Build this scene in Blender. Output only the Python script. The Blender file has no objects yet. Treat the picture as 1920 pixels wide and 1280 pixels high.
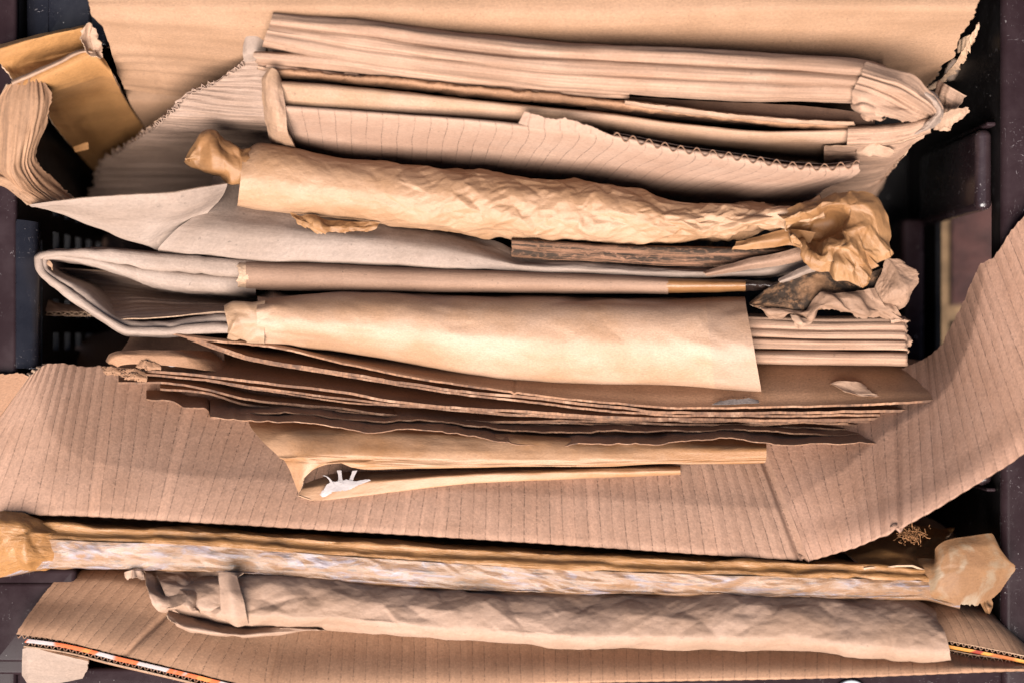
import bpy, math, random
import numpy as np
from mathutils import geometry, Vector

# ------------------------------------------------------------------ camera, sky, sun, exposure
S = 0.0003125          # metres per unit; one unit is about a third of a millimetre at the crate rim (z = 0)
H = 2667.0             # camera height above the rim, in units
scn = bpy.context.scene
col = scn.collection
cam_d = bpy.data.cameras.new('camera'); cam = bpy.data.objects.new('camera', cam_d); col.objects.link(cam)
cam.location = (0, 0, H * S); cam_d.lens = 50; cam_d.sensor_width = 36
cam_d.clip_start = 0.01; cam_d.clip_end = 50
cam_d.dof.use_dof = True; cam_d.dof.focus_distance = (H + 5) * S; cam_d.dof.aperture_fstop = 2.6
scn.camera = cam
scn.cycles.diffuse_bounces = 2
SUN_EL, SUN_AZ = math.radians(55), math.radians(190)     # azimuth clockwise from +Y
w = bpy.data.worlds.new('World'); scn.world = w; w.use_nodes = True
nt = w.node_tree; nt.nodes.clear()
sky = nt.nodes.new('ShaderNodeTexSky'); sky.sky_type = 'NISHITA'; sky.sun_disc = False
sky.sun_elevation = SUN_EL; sky.sun_rotation = SUN_AZ; sky.air_density = 1.0; sky.dust_density = 3.0; sky.ozone_density = 1.0
bg = nt.nodes.new('ShaderNodeBackground'); bg.inputs[1].default_value = 0.05
wo = nt.nodes.new('ShaderNodeOutputWorld')
nt.links.new(sky.outputs[0], bg.inputs[0]); nt.links.new(bg.outputs[0], wo.inputs[0])
sd = bpy.data.lights.new('sun', 'SUN'); sun = bpy.data.objects.new('sun', sd); col.objects.link(sun)
sd.energy = 5.0; sd.angle = math.radians(46); sd.color = (1.0, 0.94, 0.89)
dv = Vector((math.sin(SUN_AZ) * math.cos(SUN_EL), math.cos(SUN_AZ) * math.cos(SUN_EL), math.sin(SUN_EL)))
sun.rotation_euler = dv.to_track_quat('Z', 'Y').to_euler(); sun.location = dv * 3
vs = scn.view_settings
scn.display_settings.display_device = 'sRGB'
vs.view_transform = 'Standard'; vs.look = 'None'; vs.gamma = 1; vs.use_curve_mapping = False
vs.exposure = 1.46

# ------------------------------------------------------------------ noise
def hsh(ix, iy, seed):
    n = (ix.astype(np.int64) * 374761393 + iy.astype(np.int64) * 668265263 + int(seed) * 974711 + 12345) & 0xffffffff
    n = ((n ^ (n >> 13)) * 1274126177) & 0xffffffff
    n = ((n ^ (n >> 16)) * 2246822519) & 0xffffffff
    n = n ^ (n >> 15)
    return (n & 0xffffff) / float(0xffffff)
def vn(x, y, seed=0):
    x = np.asarray(x, float); y = np.asarray(y, float) + 0 * x
    x = x + 0 * y
    ix = np.floor(x); iy = np.floor(y); fx = x - ix; fy = y - iy
    fx = fx ** 3 * (fx * (fx * 6 - 15) + 10); fy = fy ** 3 * (fy * (fy * 6 - 15) + 10)
    a = hsh(ix, iy, seed); b = hsh(ix + 1, iy, seed); c = hsh(ix, iy + 1, seed); d = hsh(ix + 1, iy + 1, seed)
    return ((a + (b - a) * fx) + ((c + (d - c) * fx) - (a + (b - a) * fx)) * fy) * 2 - 1
def fbm(x, y, seed=0, o=4, g=0.5):
    s = 0; a = 1; t = 0
    for k in range(o):
        s = s + a * vn(np.asarray(x) * 2 ** k + 17.3 * k, np.asarray(y) * 2 ** k + 5.1 * k, seed + 31 * k); t += a; a *= g
    return s / t
def ridge(x, y, seed=0, o=3):
    s = 0; a = 1; t = 0
    for k in range(o):
        s = s + a * (1 - 2 * np.abs(vn(np.asarray(x) * 2 ** k, np.asarray(y) * 2 ** k, seed + 13 * k))); t += a; a *= .5
    return s / t
def facet(U, V, cell, seed, stretch=1.0, soft=1):
    """crumpled-paper facets: a random triangulation, linear inside each triangle"""
    rng = random.Random(seed)
    cu, cv = cell * stretch, cell
    u0, u1, v0, v1 = U.min() - 2 * cu, U.max() + 2 * cu, V.min() - 2 * cv, V.max() + 2 * cv
    pts = []; hs = []
    for i in range(int((u1 - u0) / cu) + 1):
        for j in range(int((v1 - v0) / cv) + 1):
            pts.append(Vector((u0 + (i + rng.random() * .95) * cu, v0 + (j + rng.random() * .95) * cv))); hs.append(rng.uniform(-1, 1))
    ov, oe, of, orig, _, _ = geometry.delaunay_2d_cdt(pts, [], [], 0, 1e-5)
    hh = [hs[o[0]] if o else 0 for o in orig]
    out = np.zeros_like(U)
    for f in of:
        a, b, c = (ov[k] for k in f[:3]); ha, hb, hc = (hh[k] for k in f[:3])
        den = (b.y - c.y) * (a.x - c.x) + (c.x - b.x) * (a.y - c.y)
        if abs(den) < 1e-9: continue
        m = (U >= min(a.x, b.x, c.x)) & (U <= max(a.x, b.x, c.x)) & (V >= min(a.y, b.y, c.y)) & (V <= max(a.y, b.y, c.y))
        if not m.any(): continue
        x = U[m]; y = V[m]
        l1 = ((b.y - c.y) * (x - c.x) + (c.x - b.x) * (y - c.y)) / den
        l2 = ((c.y - a.y) * (x - c.x) + (a.x - c.x) * (y - c.y)) / den
        l3 = 1 - l1 - l2; ins = (l1 >= -1e-6) & (l2 >= -1e-6) & (l3 >= -1e-6)
        t = out[m]; t[ins] = (l1 * ha + l2 * hb + l3 * hc)[ins]; out[m] = t
    for _ in range(soft):
        p = np.pad(out, 1, mode='edge')
        out = (p[1:-1, 1:-1] * 2 + p[:-2, 1:-1] + p[2:, 1:-1] + p[1:-1, :-2] + p[1:-1, 2:]) / 6
    return out

# ------------------------------------------------------------------ surfaces
def pchip(t, Y, T):
    """monotone cubic along axis 0"""
    n = len(t)
    if n == 2:
        f = ((T - t[0]) / (t[1] - t[0])).reshape((-1,) + (1,) * (Y.ndim - 1)); return Y[0] + (Y[1] - Y[0]) * f
    h = np.diff(t).reshape((-1,) + (1,) * (Y.ndim - 1)); d = np.diff(Y, axis=0) / h
    m = np.zeros_like(Y); m[0] = d[0]; m[-1] = d[-1]
    w1 = 2 * h[1:] + h[:-1]; w2 = h[1:] + 2 * h[:-1]
    ok = d[:-1] * d[1:] > 0
    with np.errstate(divide='ignore', invalid='ignore'):
        hm = (w1 + w2) / (w1 / d[:-1] + w2 / d[1:])
    m[1:-1] = np.where(ok, hm, 0)
    i = np.clip(np.searchsorted(t, T, side='right') - 1, 0, n - 2)
    sh = (-1,) + (1,) * (Y.ndim - 1)
    hh = (t[i + 1] - t[i]).reshape(sh); s = (T - t[i]).reshape(sh) / hh
    return ((1 + 2 * s) * (1 - s) ** 2) * Y[i] + s * (1 - s) ** 2 * hh * m[i] + s * s * (3 - 2 * s) * Y[i + 1] + s * s * (s - 1) * hh * m[i + 1]
def lin(t, Y, T):
    i = np.clip(np.searchsorted(t, T, side='right') - 1, 0, len(t) - 2)
    s = ((T - t[i]) / (t[i + 1] - t[i])).reshape((-1,) + (1,) * (Y.ndim - 1))
    return Y[i] * (1 - s) + Y[i + 1] * s
def A(r): return np.array([tuple(p) if len(p) == 3 else (p[0], p[1], 0.0) for p in r], float)
def zf(z):
    """drawn heights to true heights: steeper below the rim, ending just above the crate floor"""
    z = np.asarray(z, float); return np.where(z > 0, z * 1.25, np.where(z > -300, z * 1.85, -555 + (z + 300) * .25))
def wpos(p):
    z = zf(p[..., 2]); k = (H - z) / H
    return np.stack([(p[..., 0] - 960) * k, (640 - p[..., 1]) * k, z], -1)
def drop(r, z2, sx=0.0, sy=0.0):
    """the rail straight below this one, at height z2"""
    r = A(r); k = (H - zf(r[:, 2])) / (H - zf(z2))
    return np.stack([960 + (r[:, 0] - 960 + sx) * k, 640 + (r[:, 1] - 640 + sy) * k, np.full(len(r), float(z2))], -1)
def lift(r, dz, dx=0, dy=0):
    r = A(r).copy(); r += np.array([dx, dy, dz]); return r
def chord(Y):
    d = np.linalg.norm(np.diff(Y, axis=0), axis=-1)
    d = d if d.ndim == 1 else d.mean(axis=tuple(range(1, d.ndim)))
    d = np.maximum(d, 1e-3); return np.concatenate([[0], np.cumsum(d)]) / d.sum()
def loft(rails, nu=120, nv=30, su=True, sv=True, thick=2.2, disp=None, tear=None, edge_mat=1, uvo=None):
    rails = [A(r) for r in rails]
    NU = max(200, nu); NV = max(80, nv); TU = np.linspace(0, 1, NU); TV = np.linspace(0, 1, NV)
    same = len({len(r) for r in rails}) == 1
    if same:
        tsh = chord(np.stack(rails, 1)); R = np.stack([(pchip if su else lin)(tsh, r, TU) for r in rails])
    else:
        R = np.stack([(pchip if su else lin)(chord(r), r, TU) for r in rails])
    T = (pchip if sv else lin)(chord(R), R, TV)            # NV, NU, 3
    W = wpos(T)
    Lu = np.linalg.norm(np.diff(W, axis=1), axis=-1).sum(1).mean(); Lv = np.linalg.norm(np.diff(W, axis=0), axis=-1).sum(0).mean()
    u = np.linspace(0, 1, nu); v = np.linspace(0, 1, nv)
    U, V = np.meshgrid(u, v)
    tear = tear or {}
    def jag(x, amp, fr, sd): return amp * np.clip(0.55 + 0.75 * fbm(x * fr, 0.5, sd, 4, .6) + .25 * vn(x * fr * 5, .3, sd + 9), 0, 2)
    if 'u0' in tear: a = jag(V * Lv, *tear['u0']) / Lu; U = a + U * (1 - a)
    if 'u1' in tear: a = jag(V * Lv, *tear['u1']) / Lu; U = U * (1 - a) if 'u0' not in tear else U - a * np.linspace(0, 1, nu)[None, :]
    if 'v0' in tear: a = jag(U * Lu, *tear['v0']) / Lv; V = a + V * (1 - a)
    if 'v1' in tear: a = jag(U * Lu, *tear['v1']) / Lv; V = V - a * np.linspace(0, 1, nv)[:, None]
    U = np.clip(U, 0, 1); V = np.clip(V, 0, 1)
    fu = U * (NU - 1); fv = V * (NV - 1)
    iu = np.minimum(fu.astype(int), NU - 2); iv = np.minimum(fv.astype(int), NV - 2); fu = (fu - iu)[..., None]; fv = (fv - iv)[..., None]
    P = (W[iv, iu] * (1 - fu) + W[iv, iu + 1] * fu) * (1 - fv) + (W[iv + 1, iu] * (1 - fu) + W[iv + 1, iu + 1] * fu) * fv
    Ua = U * Lu; Va = V * Lv
    def normals(P):
        n = np.cross(np.gradient(P, axis=1), np.gradient(P, axis=0)); l = np.linalg.norm(n, axis=-1, keepdims=True)
        return n / np.maximum(l, 1e-9)
    N = normals(P); sg = 1.0 if np.median(N[..., 2]) >= 0 else -1.0
    if disp is not None:
        P = P + (N * sg) * disp(Ua, Va)[..., None]; N = normals(P)
    N = N * sg
    idx = np.arange(nu * nv).reshape(nv, nu)
    q = np.stack([idx[:-1, :-1], idx[:-1, 1:], idx[1:, 1:], idx[1:, :-1]], -1).reshape(-1, 4)
    if sg < 0: q = q[:, ::-1]
    uv = np.stack([Ua, Va], -1).reshape(-1, 2) / 100.0
    if uvo is not None: uv = uv + np.array(uvo)
    vts = [P.reshape(-1, 3)]; fs = [q]; uvs = [uv]; mi = [np.zeros(len(q), int)]
    if thick > 0:
        B = P - N * thick; n0 = nu * nv
        vts.append(B.reshape(-1, 3)); fs.append(q[:, ::-1] + n0); uvs.append(uv); mi.append(np.zeros(len(q), int))
        loop = np.concatenate([idx[0, :], idx[1:, -1], idx[-1, -2::-1], idx[-2:0:-1, 0]])
        k = len(loop); off = 2 * n0
        vts += [P.reshape(-1, 3)[loop], B.reshape(-1, 3)[loop]]; uvs += [uv[loop], uv[loop]]
        a = np.arange(k); b = (a + 1) % k
        e = np.stack([off + a, off + k + a, off + k + b, off + b], -1)
        if sg < 0: e = e[:, ::-1]
        fs.append(e); mi.append(np.full(len(e), edge_mat))
    return np.concatenate(vts), np.concatenate(fs), np.concatenate(uvs), np.concatenate(mi)
def join(*ms):
    o = 0; out = [[], [], [], []]
    for v, f, uv, m in ms:
        out[0].append(v); out[1].append(f + o); out[2].append(uv); out[3].append(m); o += len(v)
    return tuple(np.concatenate(x) for x in out)
def bar(T, B, prof, skirt=None, **kw):
    """a strip between an upper and a lower line with a cross profile [(fraction, dz)]"""
    T = A(T); B = A(B); rails = []
    for f, dz in prof: r = T + (B - T) * f; r[:, 2] += dz; rails.append(r)
    if skirt is not None: rails = [drop(rails[0], skirt)] + rails + [drop(rails[-1], skirt)]
    return loft(rails, **kw)
def rnd(h, n=9, tuck=True):
    p = [(0.5 - 0.5 * math.cos(math.pi * k / (n - 1)), -h + h * math.sin(math.pi * k / (n - 1))) for k in range(n)]
    if tuck: p = [(0.3, -1.9 * h), (0.08, -1.45 * h)] + p + [(0.92, -1.45 * h), (0.7, -1.9 * h)]
    return p
def box(x0, x1, y0, y1, z0, z1, bev=0):
    """box in plain units (x right, y up), with a bevel of its vertical and top edges"""
    b = bev; L = []
    def ring(dx, z):
        c = b if b else 0; r = []
        for cx, cy, a0 in ((x1, y1, 0), (x0, y1, 90), (x0, y0, 180), (x1, y0, 270)):
            sx = -1 if cx == x1 else 1; sy = -1 if cy == y1 else 1
            for k in range(5 if b else 1):
                a = math.radians(a0 + k * 22.5)
                r.append((cx + sx * c + (c - dx) * math.cos(a) if b else cx, cy + sy * c + (c - dx) * math.sin(a) if b else cy, z))
        return r
    rings = [ring(0, z0)]
    if b:
        for k in range(6):
            a = math.pi / 2 * k / 5; rings.append(ring(b * .98 * (1 - math.cos(a)), z1 - b + b * math.sin(a)))
    else: rings.append(ring(0, z1))
    n = len(rings[0]); V = np.array([p for r in rings for p in r], float); F = []
    for i in range(len(rings) - 1):
        for k in range(n): F.append((i * n + k, i * n + (k + 1) % n, (i + 1) * n + (k + 1) % n, (i + 1) * n + k))
    # caps as fans of quads
    m = len(V); cz = len(rings) - 1
    V = np.concatenate([V, [[(x0 + x1) / 2, (y0 + y1) / 2, z1], [(x0 + x1) / 2, (y0 + y1) / 2, z0]]])
    for k in range(0, n, 2):
        F.append((cz * n + k, cz * n + (k + 1) % n, cz * n + (k + 2) % n, m)); F.append(((k + 2) % n, (k + 1) % n, k, m + 1))
    return V, np.array(F), V[:, :2] / 100 + V[:, 2:3] / 100, np.zeros(len(F), int)
def cells(us, vs, hole, place, thick):
    """a slab on a non-uniform grid with rectangular holes; place(u, v, w) gives a point"""
    V = []; F = []; UV = []
    def quad(ps, uvq):
        o = len(V); V.extend(ps); UV.extend(uvq); F.append((o, o + 1, o + 2, o + 3))
    nu, nv = len(us) - 1, len(vs) - 1
    sol = lambda i, j: 0 <= i < nu and 0 <= j < nv and not hole(i, j)
    for i in range(nu):
        for j in range(nv):
            if not sol(i, j): continue
            a, b, c, d = us[i], us[i + 1], vs[j], vs[j + 1]; uvq = [(x / 100, y / 100) for x, y in ((a, c), (b, c), (b, d), (a, d))]
            quad([place(a, c, 0), place(b, c, 0), place(b, d, 0), place(a, d, 0)], uvq)
            quad([place(a, d, thick), place(b, d, thick), place(b, c, thick), place(a, c, thick)], uvq)
            for (di, dj, p, q) in ((-1, 0, (a, d), (a, c)), (1, 0, (b, c), (b, d)), (0, -1, (a, c), (b, c)), (0, 1, (b, d), (a, d))):
                if not sol(i + di, j + dj): quad([place(*q, 0), place(*p, 0), place(*p, thick), place(*q, thick)], uvq)
    return np.array(V, float), np.array(F), np.array(UV, float), np.zeros(len(F), int)

# ------------------------------------------------------------------ things
def mesh_from(name, geo, mats, org):
    v, f, uv, mi = geo
    me = bpy.data.meshes.new(name)
    v = (v - org) * S
    me.vertices.add(len(v)); me.vertices.foreach_set('co', v.astype(np.float32).ravel())
    me.loops.add(f.size); me.loops.foreach_set('vertex_index', f.astype(np.int32).ravel())
    me.polygons.add(len(f)); me.polygons.foreach_set('loop_start', np.arange(0, f.size, 4, dtype=np.int32))
    me.polygons.foreach_set('loop_total', np.full(len(f), 4, np.int32))
    me.polygons.foreach_set('material_index', np.minimum(mi, len(mats) - 1).astype(np.int32))
    me.polygons.foreach_set('use_smooth', np.ones(len(f), bool))
    ul = me.uv_layers.new(name='UVMap'); ul.data.foreach_set('uv', uv[f.ravel()].astype(np.float32).ravel())
    me.update(calc_edges=True); me.validate()
    for m in mats: me.materials.append(m)
    return me
class Thing:
    def __init__(s, name, label, cat, group=None, kind=None):
        s.name, s.label, s.cat, s.group, s.kind = name, label, cat, group, kind; s.parts = []
    def add(s, name, geo, mats, label=None, under=None):
        s.parts.append((name, geo, mats if isinstance(mats, (list, tuple)) else [mats], label, under)); return len(s.parts) - 1
    def done(s):
        allv = np.concatenate([p[1][0] for p in s.parts])
        org = np.array([(allv[:, 0].min() + allv[:, 0].max()) / 2, (allv[:, 1].min() + allv[:, 1].max()) / 2, allv[:, 2].min()])
        if len(s.parts) == 1:
            root = bpy.data.objects.new(s.name, mesh_from(s.name, s.parts[0][1], s.parts[0][2], org)); col.objects.link(root)
        else:
            root = bpy.data.objects.new(s.name, None); root.empty_display_size = .02; col.objects.link(root); made = []
            for n, g, m, lb, under in s.parts:
                o = bpy.data.objects.new(n, mesh_from(n, g, m, org)); col.objects.link(o)
                o.parent = root if under is None else made[under]
                if lb: o['label'] = lb
                made.append(o)
        root.location = org * S
        if s.kind: root['kind'] = s.kind
        else:
            root['label'] = s.label; root['category'] = s.cat
            if s.group: root['group'] = s.group
        return root

# ------------------------------------------------------------------ materials
def lc(h):
    h = h.lstrip('#'); c = [int(h[i:i + 2], 16) / 255 for i in (0, 2, 4)]
    return tuple((x / 12.92 if x <= .04045 else ((x + .055) / 1.055) ** 2.4) for x in c)
class NB:
    def __init__(s, name):
        s.m = bpy.data.materials.new(name); s.m.use_nodes = True; s.t = s.m.node_tree; s.t.nodes.clear()
        s.out = s.n('ShaderNodeOutputMaterial'); s.b = s.n('ShaderNodeBsdfPrincipled'); s.l(s.b.outputs[0], s.out.inputs[0])
        s.uv = s.n('ShaderNodeUVMap').outputs[0]
    def n(s, t, **k):
        x = s.t.nodes.new(t)
        for a, b in k.items(): setattr(x, a, b)
        return x
    def l(s, a, b): s.t.links.new(a, b)
    def sock(s, i, v):
        if isinstance(v, (int, float)): i.default_value = v
        elif isinstance(v, tuple): i.default_value = v
        else: s.l(v, i)
    def math(s, op, a, b=0.0, c=0.0):
        x = s.n('ShaderNodeMath', operation=op)
        for i, v in enumerate((a, b, c)): s.sock(x.inputs[i], v)
        return x.outputs[0]
    def noise(s, sc, vec=None, det=3, rough=.5, dist=0., kind='FBM', off=(0, 0, 0)):
        mp = s.n('ShaderNodeMapping'); s.l(vec or s.uv, mp.inputs[0])
        mp.inputs['Scale'].default_value = sc if isinstance(sc, tuple) else (sc, sc, 1); mp.inputs['Location'].default_value = off
        x = s.n('ShaderNodeTexNoise', noise_type=kind); s.l(mp.outputs[0], x.inputs['Vector'])
        x.inputs['Scale'].default_value = 1; x.inputs['Detail'].default_value = det; x.inputs['Roughness'].default_value = rough; x.inputs['Distortion'].default_value = dist
        return x.outputs[0]
    def ramp(s, f, a, b, lo=0., hi=1., smooth=True):
        x = s.n('ShaderNodeMapRange', interpolation_type='SMOOTHSTEP' if smooth else 'LINEAR'); s.l(f, x.inputs[0])
        x.inputs[1].default_value = a; x.inputs[2].default_value = b; x.inputs[3].default_value = lo; x.inputs[4].default_value = hi
        return x.outputs[0]
    def mix(s, f, a, b):
        x = s.n('ShaderNodeMix', data_type='RGBA'); s.sock(x.inputs[0], f)
        for i, v in ((6, a), (7, b)): s.sock(x.inputs[i], (*v, 1) if isinstance(v, tuple) else v)
        return x.outputs[2]
    def scale(s, c, f):
        x = s.n('ShaderNodeVectorMath', operation='SCALE'); s.sock(x.inputs[0], c); s.sock(x.inputs[3], f); return x.outputs[0]
    def xyz(s):
        x = s.n('ShaderNodeSeparateXYZ'); s.l(s.uv, x.inputs[0]); return x.outputs
SEED = [0]; TONE = (.412, .413, .452)
def kraft(name, c1, c2=None, var=.5, streak=None, lines=None, bands=None, grain=.10, fibre=.06, fax=0, specks=.35, rough=.78, bump=.25,
          crink=0., gloss=0., extra=None, thin=0., spec=.4):
    """paper and card: mottled tone, fibres, dark flecks, machine streaks, flute lines"""
    SEED[0] += 1; o = (SEED[0] * 3.17, SEED[0] * 1.73, SEED[0] * .61)
    b = NB(name); c1 = lc(c1) if isinstance(c1, str) else c1
    c2 = lc(c2) if isinstance(c2, str) else (c2 or tuple(x * y for x, y in zip(c1, (.72, .66, .6))))
    c1 = tuple(x * y for x, y in zip(c1, TONE)); c2 = tuple(x * y for x, y in zip(c2, TONE))
    m = b.noise(.55, det=6, rough=.62, off=o); c = b.mix(b.ramp(m, .34, .66, 0, min(1, var * 1.3)), c1, c2)
    g = b.noise(24, det=4, rough=.65, off=o); fs = (12, 30, 1) if fax == 0 else (30, 12, 1)
    f = b.noise(fs, det=4, rough=.6, dist=.6, off=o)
    k = b.math('MULTIPLY', b.ramp(g, .3, .7, 1 - 1.5 * grain, 1 + 1.5 * grain, False), b.ramp(f, .3, .7, 1 - 1.6 * fibre, 1 + 1.6 * fibre, False))
    hgt = b.math('ADD', b.math('MULTIPLY', g, .5), b.math('MULTIPLY', f, .6))
    if specks:
        sp = b.noise(9.5, det=2, rough=.7, off=(o[1], o[0], 0)); k = b.math('MULTIPLY', k, b.ramp(sp, .67, .72, 1, 1 - specks))
        sl = b.noise(13, det=1, rough=.5, off=(o[2], o[0], 0)); k = b.math('MULTIPLY', k, b.ramp(sl, .74, .80, 1, 1 + .5 * specks))
    if streak:
        ax, sc, amt = streak; st = b.noise((.35, sc, 1) if ax == 0 else (sc, .35, 1), det=4, rough=.65, off=o)
        k = b.math('MULTIPLY', k, b.ramp(st, .34, .66, 1 - amt, 1 + amt * .6, False)); hgt = b.math('ADD', hgt, b.math('MULTIPLY', st, min(2.5, amt * 11)))
    x = b.xyz()
    if bands:
        ax, sc, amt = bands; v = b.noise((sc, .05, 1) if ax == 0 else (.05, sc, 1), det=1.5, rough=.5, off=o)
        k = b.math('MULTIPLY', k, b.ramp(v, .60, .66, 1, 1 + amt))
    if lines:
        ax, pitch, wd, amt = lines; wob = b.math('MULTIPLY', b.math('SUBTRACT', b.noise((.6, .6, 1), det=2, off=o), .5), .10)
        q = b.math('DIVIDE', b.math('ADD', x[ax], wob), pitch); fr = b.math('ABSOLUTE', b.math('SUBTRACT', b.math('FRACT', q), .5))
        ln = b.ramp(fr, wd / pitch * .35, wd / pitch, 1, 0)
        cid = b.math('FLOOR', q); cmb = b.n('ShaderNodeCombineXYZ'); b.l(b.math('MULTIPLY', cid, 7.3), cmb.inputs[0]); b.l(b.math('MULTIPLY', x[1 - ax], 9.0), cmb.inputs[1])
        br = b.noise(1.0, vec=cmb.outputs[0], det=3, rough=.7); br = b.ramp(br, .40, .60, .18, 1)
        cm2 = b.n('ShaderNodeCombineXYZ'); b.l(b.math('MULTIPLY', cid, 3.7), cm2.inputs[0]); b.l(b.math('MULTIPLY', x[1 - ax], .8), cm2.inputs[1])
        b2 = b.ramp(b.noise(1.0, vec=cm2.outputs[0], det=1), .3, .65, .35, 1)
        ln = b.math('MULTIPLY', ln, b.math('MULTIPLY', br, b2))
        k = b.math('MULTIPLY', k, b.math('SUBTRACT', 1, b.math('MULTIPLY', ln, amt))); hgt = b.math('SUBTRACT', hgt, b.math('MULTIPLY', ln, 2.5))
        soft = b.ramp(fr, 0, .5, 0, 1, False); hgt = b.math('ADD', hgt, b.math('MULTIPLY', soft, .9))
    if crink:
        r1 = b.noise((1.6, 2.2, 1), det=5, rough=.55, dist=1.2, kind='RIDGED_MULTIFRACTAL', off=o)
        hgt = b.math('ADD', hgt, b.math('MULTIPLY', r1, crink))
    c = b.scale(c, k); rgh = rough
    if extra: c, rgh, hgt = extra(b, c, rgh, hgt, x)
    b.l(c, b.b.inputs['Base Color']); b.sock(b.b.inputs['Roughness'], rgh)
    b.b.inputs['Specular IOR Level'].default_value = spec
    if gloss: b.b.inputs['Coat Weight'].default_value = gloss; b.b.inputs['Coat Roughness'].default_value = .22
    bp = b.n('ShaderNodeBump'); bp.inputs['Strength'].default_value = min(1, bump * 1.6); bp.inputs['Distance'].default_value = .0006
    b.l(hgt, bp.inputs['Height']); b.l(bp.outputs[0], b.b.inputs['Normal'])
    if thin:
        tr = b.n('ShaderNodeBsdfTranslucent'); b.l(c, tr.inputs[0]); mx = b.n('ShaderNodeMixShader'); mx.inputs[0].default_value = thin
        b.l(b.b.outputs[0], mx.inputs[1]); b.l(tr.outputs[0], mx.inputs[2]); b.l(mx.outputs[0], b.out.inputs[0])
    return b.m

def ex_dirt(lo=.44, hi=.60, dark=(.026, .017, .012), sc=(1.6, 2.4, 1), fine=8):
    def f(b, c, r, h, x):
        a = b.noise(sc, det=6, rough=.7, off=(3, 8, 0)); d = b.noise(fine, det=4, rough=.7, off=(9, 2, 0))
        k = b.math('MULTIPLY', b.ramp(a, lo, hi), b.ramp(d, .30, .52)); return b.mix(k, c, dark), b.ramp(k, 0, 1, r, .8), h
    return f
def ex_white(sc, lo, hi, colr, off=(0, 0, 0), rough=.5):
    def f(b, c, r, h, x):
        a = b.noise(sc, det=4, rough=.55, dist=.4, off=off); k = b.ramp(a, lo, hi); return b.mix(k, c, colr), b.ramp(k, 0, 1, r, rough), h
    return f
def ex_stripes(cols, sc, ax=0):
    def f(b, c, r, h, x):
        a = b.noise((sc, .4, 1) if ax == 0 else (.4, sc, 1), det=2, rough=.6, off=(1.3, 7, 0))
        c = b.mix(b.ramp(a, .46, .50), c, lc(cols[0])); c = b.mix(b.ramp(a, .60, .63), c, lc(cols[1])); return c, r, h
    return f

M_edge = kraft('torn_edge', '#d9b48f', '#b98b62', specks=.2, fibre=.15, bump=.4)
def ex_nubs(b, c, r, h, x):
    n = b.noise((1.4, .3, 1), det=4, rough=.75, off=(4, 9, 0)); c = b.mix(b.ramp(n, .54, .66, 0, .8), c, lc('#8a6b55')); c = b.mix(b.ramp(n, .34, .46, .85, 0), c, lc('#3a2518')); return c, r, h
M_edge_br = kraft('brown_edge', '#b0805b', '#80573a', var=.9, specks=.3, fibre=.25, extra=ex_nubs)
M_edge_dk = kraft('cut_edge', '#b98c66', '#8f6546', specks=.3, fibre=.2)
M_panel = kraft('box_card', '#c29677', '#ab7f60', var=.5, lines=(0, .225, .011, .40), bands=(0, 3.2, .16), fax=1, grain=.13, bump=.35)
M_panel_l = kraft('box_card_left_flap', '#c08f6a', '#a8764f', var=.5, grain=.12, bump=.35)
M_panel_r = kraft('box_card_flap', '#c09375', '#a87a5b', var=.5, lines=(0, .235, .011, .44), fax=1, grain=.13, bump=.35)
M_front = kraft('front_box_card', '#c6966f', '#ad7d58', var=.5, lines=(0, .225, .012, .40), bands=(0, 1.6, .10), fax=1, grain=.10)
M_back = kraft('back_card', '#c0946e', '#ad825c', streak=(0, 5, .05), grain=.11, specks=.35, bump=.35)
M_grey = kraft('grey_kraft', '#bba28c', '#a38871', streak=(0, 7, .10), grain=.08, specks=.3)
M_greyrib = kraft('ridged_kraft', '#bd9c82', '#a08066', streak=(0, 16, .22), grain=.08)
M_amber = kraft('amber_kraft', '#c58b4c', '#a46c30', streak=(0, 10, .05), grain=.07)
M_tanrib = kraft('ribbed_tan_kraft', '#b88a63', '#9b6b43', streak=(0, 12, .20), grain=.08)
M_pink = kraft('pinkish_kraft', '#cba281', '#b08463', streak=(0, 14, .30), grain=.07)
M_pinkp = kraft('pinkish_card', '#cba587', '#b58b6d', lines=(0, .285, .011, .5), grain=.07, bump=.3)
M_tube = kraft('tube_card', '#b38c6e', '#9c765a', grain=.08, specks=.5, streak=(0, 5, .06))
M_orange = kraft('orange_tape', '#b4804e', '#9a6838', grain=.05, rough=.42)
M_darktape = kraft('dirty_tape', '#4b3a31', '#241b17', rough=.25, specks=.7, bump=.6, crink=.6)
M_dirty = kraft('stained_card', '#a87c5e', '#8a6244', spec=.1, streak=(0, 9, .25), extra=ex_dirt(.40, .56, sc=(.7, 5, 1), fine=7))
M_dirty2 = kraft('soiled_card', '#b0845f', '#84603f', spec=.1, extra=ex_dirt(.36, .50, sc=(.9, 1.2, 1), fine=5), bump=.5)
def ex_band(b, c, r, h, x):
    k = b.ramp(x[0], 8.80, 8.84); return b.mix(b.math('MULTIPLY', k, .22), c, lc('#66534a')), r, h
M_roll = kraft('kraft_wrap', '#d3ab88', '#c3966e', var=.8, fax=0, grain=.10, specks=.22, rough=.55, bump=.3, crink=.25, extra=ex_band)
M_layer = kraft('tan_layer_card', '#d0a684', '#ba9069', var=.7, streak=(0, 10, .10), grain=.09)
M_roll_in = kraft('pale_kraft_wrap', '#d8b28c', '#c69a70', var=.7, grain=.05, specks=.1, rough=.5, crink=.5, thin=.15)
M_crump = kraft('crumpled_kraft', '#cca078', '#bb8c60', var=.7, grain=.05, specks=.15, rough=.58, bump=.3, crink=.55)
M_torn = kraft('torn_grey_card', '#b89070', '#997354', var=.8, grain=.08, specks=.4, crink=.3)
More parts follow.
